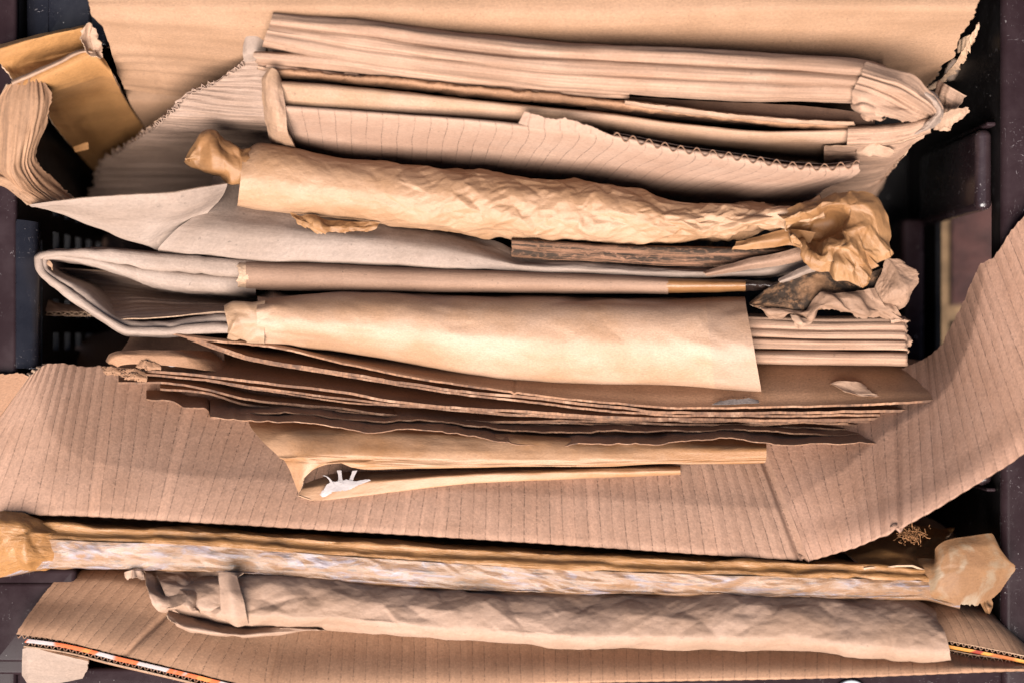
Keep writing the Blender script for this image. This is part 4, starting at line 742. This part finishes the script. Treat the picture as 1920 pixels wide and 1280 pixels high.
for lab, pts, sd, mt in (('warped sheet of the stack rising from the round cornered one toward the right end', [(380, 712, -16), (520, 736, -14), (640, 752, -14), (800, 764, -16), (960, 775, -16), (1120, 781, -16), (1300, 788, -18), (1480, 792, -18), (1600, 794, -20)], 31, M_sheet2),
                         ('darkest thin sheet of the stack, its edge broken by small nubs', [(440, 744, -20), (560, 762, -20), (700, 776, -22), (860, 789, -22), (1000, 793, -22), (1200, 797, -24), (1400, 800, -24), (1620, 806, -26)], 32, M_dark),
                         ('short frayed sheet of the stack just above the ragged lowest one', [(420, 768, -22), (560, 778, -22), (700, 790, -20), (860, 803, -20), (1020, 806, -22), (1250, 808, -22), (1420, 806, -24), (1560, 812, -26)], 33, M_ragged)):
    sheet(lab, pts, [mt, M_edge_br], disp=bump1(sd, 4.0), dy=42, dz=165, tear={'v1': (4, .025, sd), 'u1': (12, .05, sd), 'u0': (10, .05, sd + 1)}, thick=3).done()
t = sheet('ragged lowest sheet of the stack with wavy doubled torn edge', [(274, 750, -20), (322, 755, -18), (349, 766, -14), (388, 772, -10), (394, 785, -6), (487, 774, -4), (640, 784, -6), (720, 793, -6), (774, 787, -6), (875, 799, -8), (1013, 811, -8), (1144, 809, -8), (1278, 809, -10), (1357, 805, -10), (1461, 813, -12), (1600, 817, -14), (1692, 817, -18)], [M_ragged, M_edge_br], disp=lambda U, V: 4 * ridge(U / 85, V / 300, 9, 2) * np.clip((V - V.max() * .6) / 40, 0, 1) + 2.5 * fbm(U / 60, V / 40, 5, 3), tear={'v1': (8, .02, 5), 'u1': (6, .05, 3)}, dy=64, dz=140, thick=3)
LE = A([(394, 784, 10), (487, 790, 14), (640, 801, 14), (690, 812, 16), (774, 806, 12), (875, 818, 12), (1013, 838, 14), (1050, 836, 14), (1144, 833, 12), (1228, 834, 12), (1278, 830, 10), (1357, 824, 8), (1435, 832, 8), (1461, 837, 8), (1560, 832, 6), (1676, 830, 4), (1692, 845, 2)])
t.add('lower_liner', loft([lift(LE, -90, 0, -50), lift(LE, -30, 0, -18), LE], nu=300, nv=20, thick=2, disp=lambda U, V: 4.5 * ridge(U / 62, V / 300, 19, 2) * np.clip(V / 40, 0, 1) + 1.5 * fbm(U / 30, V / 30, 4, 3), tear={'v1': (5, .03, 8)}), [M_ragged, M_edge_br])
t.done()

# small pieces at the left wall
t = Thing('cardboard_offcut', 'small cardboard offcut with open corrugated edge sticking out at the left wall', 'cardboard')
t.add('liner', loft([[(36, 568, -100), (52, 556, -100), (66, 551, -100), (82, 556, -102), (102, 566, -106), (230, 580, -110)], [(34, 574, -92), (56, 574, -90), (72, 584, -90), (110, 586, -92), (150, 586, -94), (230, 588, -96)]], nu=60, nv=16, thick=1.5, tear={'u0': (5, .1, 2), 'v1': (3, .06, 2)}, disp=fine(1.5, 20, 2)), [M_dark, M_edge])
fx = np.linspace(36, 225, 160); fp = np.stack([fx, np.interp(fx, [36, 72, 225], [576, 586, 589]) + 2.5 * np.sin(fx / 2.6), np.full(160, -91.)], -1)
t.add('fluting', loft([fp, lift(fp, -20, 0, -4)], nu=160, nv=3, su=False, thick=1.0), [M_edge])
t.add('liner', loft([[(40, 572, -110), (72, 580, -110), (225, 584, -114)], [(36, 580, -94), (72, 590, -94), (225, 593, -98)]], nu=40, nv=10, thick=1.3, tear={'v1': (2, .06, 5)}), [M_dark, M_edge]); t.done()
t = Thing('brown_card', 'dark brown torn card low at the left wall behind the large box panel', 'cardboard')
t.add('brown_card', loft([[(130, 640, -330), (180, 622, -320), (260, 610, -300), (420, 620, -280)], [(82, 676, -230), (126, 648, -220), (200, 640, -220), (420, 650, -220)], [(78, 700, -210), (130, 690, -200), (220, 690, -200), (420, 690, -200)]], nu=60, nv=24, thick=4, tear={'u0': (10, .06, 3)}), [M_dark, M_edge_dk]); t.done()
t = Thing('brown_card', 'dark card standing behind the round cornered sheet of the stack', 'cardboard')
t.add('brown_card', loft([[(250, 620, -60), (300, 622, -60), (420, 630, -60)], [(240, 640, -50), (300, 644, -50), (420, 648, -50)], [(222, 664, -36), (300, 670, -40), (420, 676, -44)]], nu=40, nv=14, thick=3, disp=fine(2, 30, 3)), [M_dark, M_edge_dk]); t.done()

# ------------------------------------------------------------------ amber kraft fold below the stack
t = Thing('folded_kraft_paper', 'glossy amber kraft paper folded to a pointed pocket below the cardboard stack', 'paper')
t.add('upper_fold', loft([[(462, 780, -46), (560, 786, -36), (700, 792, -30), (900, 804, -30), (1150, 812, -32), (1437, 818, -36)], [(470, 800, -26), (560, 806, 0), (700, 812, 8), (900, 824, 8), (1150, 832, 4), (1437, 834, -6)], [(492, 826, -6), (570, 826, 20), (700, 838, 22), (900, 844, 18), (1150, 850, 14), (1437, 846, 6)],
                    [(520, 852, 8), (572, 848, 30), (700, 856, 28), (900, 862, 22), (1150, 862, 16), (1437, 856, 6)], [(534, 868, 14), (580, 868, 32), (650, 866, 28), (788, 876, 22), (1043, 871, 16), (1434, 864, 2)], [(556, 925, 20), (570, 900, 26), (622, 866, 24), (690, 880, 18), (1043, 873, 6), (1432, 867, -10)]], nu=240, nv=80, thick=1.4,
                    disp=lambda U, V: 5 * facet(U, V, 50, 4, 1.6, 1) * np.exp(-U / 300) + 2.0 * facet(U, V, 60, 14, 2.6, 1) + 2.0 * fbm(U / 120, V / 40, 5, 3) + 2 * ridge(U / 300, V / 50, 7, 2)), [M_amberp, M_edge])
t.add('lower_fold', loft([[(576, 892, -16), (640, 878, -16), (720, 884, -10), (900, 878, -6), (1100, 874, -6), (1276, 872, -10)], [(572, 905, 0), (640, 890, -2), (720, 890, 2), (900, 884, 4), (1100, 879, 2), (1276, 876, -2)], [(566, 916, 14), (640, 908, 18), (720, 902, 18), (900, 890, 12), (1100, 885, 6), (1276, 882, 2)], [(559, 929, 20), (592, 937, 20), (700, 927, 16), (900, 904, 8), (1100, 896, 0), (1276, 889, -8)], [(575, 930, -16), (600, 936, -20), (700, 926, -26), (900, 904, -30), (1100, 896, -36), (1276, 890, -36)]], nu=180, nv=50, thick=1.4, disp=lambda U, V: 1.8 * fbm(U / 90, V / 30, 5, 3)), [M_amberp, M_edge])
wt = [[(598, 925, 28), (612, 906, 26), (632, 898, 25), (650, 897, 24), (666, 899, 24), (690, 897, 24)], [(602, 929, 29), (620, 916, 28), (640, 910, 27), (656, 909, 27), (670, 906, 26), (694, 899, 25)], [(606, 932, 28), (626, 925, 30), (644, 920, 29), (660, 917, 28), (672, 910, 27), (696, 901, 25)]]
fing = [[(604, 891, 22), (611, 893, 23), (619, 904, 26)], [(608, 890, 22), (616, 894, 24), (626, 906, 27)]], [[(631, 881, 20), (634, 892, 22), (632, 904, 26)], [(640, 881, 20), (641, 893, 23), (644, 906, 27)]], [[(660, 882, 20), (657, 892, 22), (650, 904, 25)], [(670, 881, 20), (664, 893, 22), (660, 906, 26)]]
t.add('white_residue', join(loft(wt, nu=60, nv=20, thick=1, tear={'v0': (4, .08, 3), 'v1': (4, .07, 6)}), *[loft(f, nu=16, nv=6, thick=1, tear={'v0': (2, .15, 2)}) for f in fing]), [M_white])
t.done()

# ------------------------------------------------------------------ large box panel
t = Thing('box_panel', 'large corrugated box wall with fine flute lines, its right flap bent up against the crate', 'cardboard')
DP = [(56, 703, 6), (97, 678, -12), (190, 685, -50), (500, 690, -73), (760, 700, -73), (960, 705, -73), (1250, 715, -73), (1395, 740, -66)]
FR = [(-120, 955, 20), (0, 962, 20), (150, 966, 20), (400, 980, 20), (700, 998, 20), (960, 1014, 20), (1300, 1037, 20), (1517, 1051, 20)]
DPa, FRa = A(DP), A(FR)
pmid = lambda f, dz: DPa + (FRa - DPa) * f + np.array([0, 0, dz])
def rip(U, V): return 1.1 * fbm(U / 300, V / 300, 3, 3) + .45 * np.cos(U / 22.5 * 2 * math.pi) + .8 * np.exp(-((V - V.max() + 26) / 7) ** 2) - 7 * np.exp(-((U.max() - U - 12) / 6) ** 2) + 3 * np.exp(-((U.max() - U) / 5) ** 2)
t.add('panel', loft([pmid(0, 0), pmid(.3, 4), pmid(.6, 6), pmid(.9, 6), pmid(.97, 3), FRa, lift(FRa, -16, 0, 2)], nu=420, nv=90, thick=9, disp=rip, tear={'v0': (6, .02, 4)}), [M_panel, M_edge])
t.add('left_flap', loft([[(-60, 702, 12), (10, 699, 14), (40, 696, 12), (55, 704, 7)], [(-140, 800, 18), (-60, 800, 20), (-30, 800, 18), (-8, 796, 12)], [(-240, 950, 24), (-165, 955, 24), (-140, 955, 22), (-122, 955, 20)]], nu=60, nv=60, thick=8, tear={'v0': (6, .05, 2)}), [M_panel_l, M_edge])
FI = [(1396, 742, -66), (1560, 745, -60), (1690, 690, -58), (1738, 668, -56), (1767, 645, -44), (1800, 575, -30), (1838, 492, -6), (1862, 482, 0), (1900, 424, 20), (1965, 350, 20)]
FO = [(1517, 1051, 20), (1606, 1024, 46), (1694, 986, 92), (1760, 950, 96), (1826, 910, 92), (1895, 868, 88), (1960, 818, 84), (1985, 800, 80), (2040, 760, 62), (2120, 690, 62)]
Fi, Fo = A(FI), A(FO); fm = lambda f, dz=0: Fi + (Fo - Fi) * f + np.array([0, 0, dz])
t.add('right_flap', loft([fm(0), fm(.25, 6), fm(.5, 8), fm(.75, 8), fm(.95, 5), fm(1), lift(Fo, -16, -3, 3)], nu=340, nv=80, thick=9, su=False,
                   disp=lambda U, V: 1.5 * fbm(U / 200, V / 200, 5, 3) + .5 * np.cos(U / 23.5 * 2 * math.pi) - 3.5 * np.exp(-((U - U.max() * .30) / 6) ** 2) + 2.5 * np.exp(-((U - U.max() * .275) / 7) ** 2), tear={'v0': (5, .04, 9)}), [M_panel_r, M_edge])
t.done()

# coir and torn pieces at lower right
t = Thing('torn_brown_card', 'torn brown card showing under the bent box flap at the lower right', 'cardboard')
t.add('card', loft([[(1560, 1000, -60), (1640, 990, -80), (1720, 985, -90), (1790, 990, -110)], [(1590, 1040, -10), (1660, 1022, -16), (1720, 1030, -24), (1770, 1020, -60)], [(1620, 1066, 30), (1680, 1062, 26), (1740, 1062, 20), (1790, 1056, -30)]], nu=70, nv=40, thick=4, disp=lambda U, V: 6 * facet(U, V, 34, 5, 1, 2)), [M_amber, M_edge])
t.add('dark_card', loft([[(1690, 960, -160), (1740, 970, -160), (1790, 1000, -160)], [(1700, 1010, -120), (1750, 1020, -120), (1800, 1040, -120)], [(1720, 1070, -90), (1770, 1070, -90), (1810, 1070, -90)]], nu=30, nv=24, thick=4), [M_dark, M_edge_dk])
t.done()
rng = random.Random(8); fb = []
for k in range(170):
    x, y, z = rng.gauss(1706, 12), rng.gauss(1000, 7), rng.uniform(0, 20); a = rng.uniform(-3.1, 3.1); L = rng.uniform(3, 13)
    p = [(x, y, z)]
    for s in range(4): a += rng.uniform(-.7, .7); p.append((p[-1][0] + L / 3 * math.cos(a), p[-1][1] + L / 3 * math.sin(a), p[-1][2] + rng.uniform(-4, 5)))
    fb.append(loft([p, lift(p, 1, .9, -.9)], nu=8, nv=2, thick=.9))
t = Thing('fibre_tuft', 'tuft of frayed brown fibres poking out under the bent box flap', 'fibres'); t.add('fibre_tuft', join(*fb), [M_fibre]); t.done()

# ------------------------------------------------------------------ taped strip
t = Thing('taped_cardboard', 'long cardboard strip with shiny wrinkled clear tape along its edge, near the front', 'cardboard')
TT = [(-60, 980, -6), (20, 974, 18), (100, 976, 30), (178, 986, 34), (336, 991, 34), (638, 1011, 34), (942, 1030, 34), (1278, 1045, 32), (1616, 1056, 28), (1744, 1066, 20), (1800, 1072, 14)]
TM = [(-60, 1016, 3), (20, 1014, 27), (100, 1012, 39), (178, 1016, 43), (336, 1020, 43), (638, 1043, 43), (942, 1062, 43), (1278, 1077, 41), (1616, 1085, 35), (1744, 1090, 27), (1800, 1096, 19)]
TB = [(-60, 1088, -6), (20, 1078, 18), (100, 1066, 30), (178, 1068, 34), (336, 1072, 36), (638, 1088, 36), (976, 1112, 36), (1278, 1115, 34), (1566, 1122, 30), (1717, 1121, 22), (1800, 1140, 10)]
wr = lambda sd, a=1.0: (lambda U, V: a * (4.0 * facet(U + V, V, 40, sd, 2.6, 1) + 1.8 * facet(U - V, V, 15, sd + 2, 1.8, 0) + 1.0 * fbm(U / 50, V / 20, sd, 3)))
t.add('card_edge', loft([drop(TT, -200), lift(TT, -14), lift(TT, 0, 0, 3), (A(TT) + A(TM)) / 2 + np.array([0, 0, -4]), (A(TT) * .3 + A(TM) * .7) + np.array([0, 0, 2]), TM], nu=360, nv=60, thick=3, disp=wr(3)), [M_taptop, M_edge])
t.add('clear_tape', loft([lift(TM, 0, 0, -1), (A(TM) * .6 + A(TB) * .4) + np.array([0, 0, 2]), (A(TM) * .2 + A(TB) * .8) + np.array([0, 0, 0]), lift(TB, 2, 0, -3), lift(TB, -8), lift(TB, -50, 0, -8)], nu=360, nv=60, thick=1.5, disp=wr(9)), [M_taplow, M_edge])
t.add('crumpled_tape', loft([[(-50, 962, -6), (0, 962, 18), (50, 966, 26), (100, 982, 16), (148, 984, -10)], [(-50, 990, 24), (0, 986, 54), (46, 990, 58), (86, 1000, 44), (134, 1002, 18)], [(-50, 1020, 34), (0, 1020, 60), (40, 1018, 64), (72, 1024, 50), (120, 1026, 24)], [(-50, 1060, 24), (0, 1052, 50), (40, 1046, 58), (76, 1048, 42), (124, 1050, 16)], [(-50, 1096, -6), (0, 1084, 24), (36, 1072, 34), (70, 1064, 22), (118, 1066, -4)]], nu=70, nv=70, thick=1.2, disp=lambda U, V: 8 * facet(U, V, 36, 11, 1.2, 0) + 3 * facet(U, V, 16, 12, 1.2, 0)), [M_taptop, M_edge])
t.add('tape_flap', loft([[(1698, 1044, -13), (1750, 1046, 17), (1752, 1030, 27), (1778, 1011, 31), (1820, 1004, 31), (1858, 999, 27), (1876, 1030, 24)], [(1694, 1060, -5), (1746, 1062, 25), (1762, 1050, 38), (1790, 1034, 42), (1830, 1026, 41), (1864, 1026, 35), (1896, 1052, 27)], [(1692, 1084, -2), (1744, 1086, 28), (1766, 1078, 40), (1796, 1066, 44), (1836, 1058, 42), (1874, 1056, 35), (1905, 1062, 26)], [(1690, 1106, -6), (1742, 1108, 24), (1764, 1104, 35), (1796, 1098, 38), (1836, 1094, 36), (1868, 1090, 30), (1888, 1090, 25)], [(1696, 1122, -13), (1748, 1124, 17), (1778, 1130, 25), (1800, 1138, 26), (1830, 1138, 26), (1852, 1130, 23), (1876, 1108, 21)]], nu=110, nv=90, thick=1.2, disp=lambda U, V: 2.2 * facet(U, V, 46, 14, 1, 2) + .5 * facet(U, V, 13, 12), tear={'v1': (7, .05, 5), 'u1': (6, .05, 6)}), [M_tapflap, M_edge])
t.add('torn_corner', loft([[(1834, 1124, -6), (1848, 1116, 0), (1858, 1122, -4)], [(1842, 1140, -6), (1852, 1140, 2), (1862, 1136, -6)], [(1850, 1150, -12), (1854, 1150, -8), (1860, 1142, -12)]], nu=20, nv=20, thick=2, disp=lambda U, V: 3 * facet(U, V, 10, 3), tear={'v1': (3, .1, 2)}), [M_tapflap, M_edge])
t.done()

# ------------------------------------------------------------------ crumpled bag
t = Thing('crumpled_paper_bag', 'crumpled greyish kraft paper bag rolled lengthwise, below the taped strip', 'paper bag')
BT = [(290, 1060, 44), (340, 1060, 54), (447, 1066, 64), (640, 1078, 68), (900, 1094, 68), (1120, 1102, 68), (1278, 1104, 68), (1468, 1106, 66), (1600, 1112, 64), (1700, 1120, 60), (1752, 1146, 52)]
BB = [(320, 1150, 54), (370, 1158, 60), (447, 1170, 68), (640, 1182, 72), (900, 1202, 74), (1120, 1216, 74), (1278, 1217, 74), (1468, 1218, 72), (1609, 1231, 68), (1734, 1242, 60), (1784, 1237, 52)]
t.add('paper', bar(BT, BB, [(.2, -150), (0, -60), (.12, -36), (.30, -16), (.48, -5), (.64, 0), (.78, 2), (.88, -4), (.96, -20), (1, -40), (.9, -90), (.6, -130)], nu=560, nv=170, thick=1.3,
             disp=lambda U, V: (.15 + .85 * np.clip(1.25 - np.abs(V / V.max() - .46) * 3.2, 0, 1)) * (9 * facet(U + .5 * V, V, 96, 37, 1.0, 0) + 4.0 * facet(U - .2 * V, V + .2 * U, 44, 39, 1.0, 0)) + 1.1 * facet(U + .5 * V, V, 20, 36, 1.3, 0) + .5 * fbm(U / 10, V / 10, 3, 2)), [M_bag, M_edge])
t.add('end_folds', loft([[(268, 1064, -6), (300, 1060, -6), (350, 1064, 4), (410, 1070, 24), (460, 1076, 54)], [(274, 1084, 30), (306, 1090, 14), (350, 1096, 44), (396, 1098, 20), (430, 1102, 60)], [(280, 1114, 54), (312, 1120, 52), (350, 1112, 70), (384, 1118, 42), (420, 1120, 68)], [(297, 1146, 48), (318, 1140, 64), (346, 1134, 78), (376, 1146, 58), (420, 1152, 70)], [(310, 1150, 34), (336, 1142, 60), (356, 1142, 70), (384, 1152, 54), (430, 1164, 62)]], nu=120, nv=100, thick=1.3, disp=lambda U, V: 6 * facet(U, V, 30, 41, 1, 2) + 2 * facet(U, V, 13, 42)), [M_bag, M_edge])
t.add('band_fold', loft([[(410, 1072, 68), (428, 1074, 72), (444, 1078, 68)], [(412, 1120, 80), (432, 1118, 88), (456, 1122, 80)], [(414, 1150, 78), (436, 1152, 86), (462, 1152, 78)], [(430, 1166, 58), (446, 1174, 64), (466, 1170, 58)]], nu=30, nv=50, thick=1.3, disp=lambda U, V: 2 * facet(U, V, 26, 3)), [M_bag, M_edge])
t.add('lower_fold', loft([[(318, 1140, 48), (344, 1150, 30), (400, 1160, 20), (450, 1170, 28), (520, 1170, 38), (580, 1174, 42)], [(314, 1154, 64), (340, 1160, 48), (400, 1170, 32), (450, 1180, 46), (520, 1176, 50), (590, 1178, 46)], [(326, 1168, 58), (350, 1176, 62), (400, 1184, 62), (450, 1190, 60), (520, 1184, 52), (600, 1180, 44)], [(332, 1172, 40), (368, 1184, 40), (408, 1190, 40), (450, 1193, 40), (520, 1187, 36), (610, 1181, 30)]], nu=120, nv=40, thick=1.3, disp=lambda U, V: 4 * facet(U, V, 24, 51, 1.3, 1)), [M_bag, M_edge])
t.add('torn_tab', loft([[(232, 1072, 34), (250, 1068, 48), (268, 1072, 36)], [(240, 1090, 34), (252, 1084, 50), (272, 1088, 38)]], nu=24, nv=14, thick=1.2, disp=lambda U, V: 5 * facet(U, V, 9, 2), tear={'u0': (7, .1, 2), 'v1': (4, .1, 3)}), [M_bag, M_edge])
t.done()

# ------------------------------------------------------------------ front box
t = Thing('folded_box', 'flattened corrugated box with orange printed lining, nearest the front edge of the crate', 'box')
E1 = [(28, 1188, 54), (60, 1192, 56), (100, 1198, 56), (200, 1222, 58), (320, 1250, 60), (440, 1280, 60), (560, 1310, 60)]
tp = [(112, 1070, -18), (160, 1068, -19), (210, 1066, -20), (320, 1080, -22), (430, 1100, -22), (500, 1120, -22), (560, 1130, -22)]
t.add('side_panel', loft([lift(tp, -120, 10, -20), tp, (A(tp) + A(E1)) / 2 + np.array([-4, 2, 6]), A(tp) * .12 + A(E1) * .88 + np.array([-3, 1, 5]), E1], nu=200, nv=70, thick=2, disp=lambda U, V: 1.2 * fbm(U / 160, V / 160, 3, 3) - 5 * np.exp(-((U - 262 + .1 * V) / 6) ** 2), tear={'u0': (4, .04, 3), 'v1': (2, .04, 2)}), [M_front, M_edge])
E2 = lift(E1, -4, 0, 5)
t.add('fluting', corr(lift(E1, -2, 4, 4.5), 3.0, 11), [M_core])
t.add('printed_liner', loft([lift(E1, 2, 24, 9), lift(E1, 2, 18, 15), lift(E1, -40, 18, 14)], nu=200, nv=14, thick=1.2, disp=fine(.8, 30, 3)), [M_print, M_edge])
t.add('fluting', corr(lift(E1, -2, 20, 19), 3.4, 12), [M_core])
E3 = lift(E1, 0, 16, 24)
t.add('outer_liner', loft([E3, lift(E3, -60, 0, 2)], nu=200, nv=10, thick=2), [M_front, M_edge])
t.add('bottom_flap', loft([[(42, 1216, 40), (56, 1212, 48), (80, 1218, 46), (120, 1228, 40), (170, 1240, 34)], [(41, 1250, 10), (54, 1248, 22), (80, 1252, 22), (120, 1256, 16), (164, 1258, 10)], [(42, 1300, -20), (56, 1300, -10), (80, 1300, -10), (110, 1300, -14), (140, 1300, -20)]], nu=50, nv=40, thick=4, disp=fine(1, 30, 4), tear={'u1': (4, .05, 3)}), [M_grey, M_edge])
MT = [(538, 1130, -25), (800, 1150, -25), (1100, 1160, -25), (1400, 1170, -25), (1640, 1180, -23), (1780, 1200, -24), (1925, 1244, 30)]
MB = [(505, 1300, 66), (800, 1290, 64), (1100, 1278, 62), (1400, 1272, 60), (1640, 1266, 56), (1790, 1260, 50), (1925, 1256, 44)]
t.add('front_panel', loft([lift(MT, -120, 0, -20), MT, (A(MT) * .5 + A(MB) * .5) + np.array([0, 0, 8]), (A(MT) * .1 + A(MB) * .9) + np.array([0, 0, 6]), MB, lift(MB, -30, 0, 2)], nu=260, nv=60, thick=6, disp=lambda U, V: 1.0 * fbm(U / 200, V / 200, 6, 3) + .4 * np.cos(U / 22.5 * 2 * math.pi)), [M_front, M_edge])
R1 = [(1690, 1170, 0), (1764, 1197, 18), (1830, 1210, 30), (1900, 1224, 40), (1960, 1238, 44)]
RT = [(1680, 1100, -18), (1720, 1122, -30), (1790, 1130, -24), (1840, 1138, -24), (1960, 1250, -20)]
t.add('rear_panel', loft([lift(RT, -140, 10, -22), RT, (A(RT) + A(R1)) / 2 + np.array([4, 0, 6]), R1], nu=120, nv=50, thick=2, disp=fine(1.2, 80, 3)), [M_front, M_edge])
t.add('fluting', corr(lift(R1, -2, 0, 4), 2.6, 11), [M_core])
t.add('printed_liner', loft([lift(R1, -1, 0, 8), lift(R1, -3, -6, 13), lift(R1, -60, -6, 14)], nu=90, nv=14, thick=1.2), [M_print2, M_edge])
R2 = [(1700, 1212, -10), (1781, 1224, 14), (1830, 1233, 24), (1902, 1242, 34), (1960, 1250, 40)]
t.add('fluting', corr(R2, 4.2, 14), [M_core])
t.add('outer_liner', loft([lift(R2, 1, 0, 5), lift(R2, -60, 0, 6)], nu=90, nv=8, thick=2), [M_front, M_edge])
t.add('inner_liner', loft([lift(R2, 1, 0, -5), lift(R2, -60, 0, -4)], nu=90, nv=8, thick=1.6), [M_front, M_edge])
t.done()
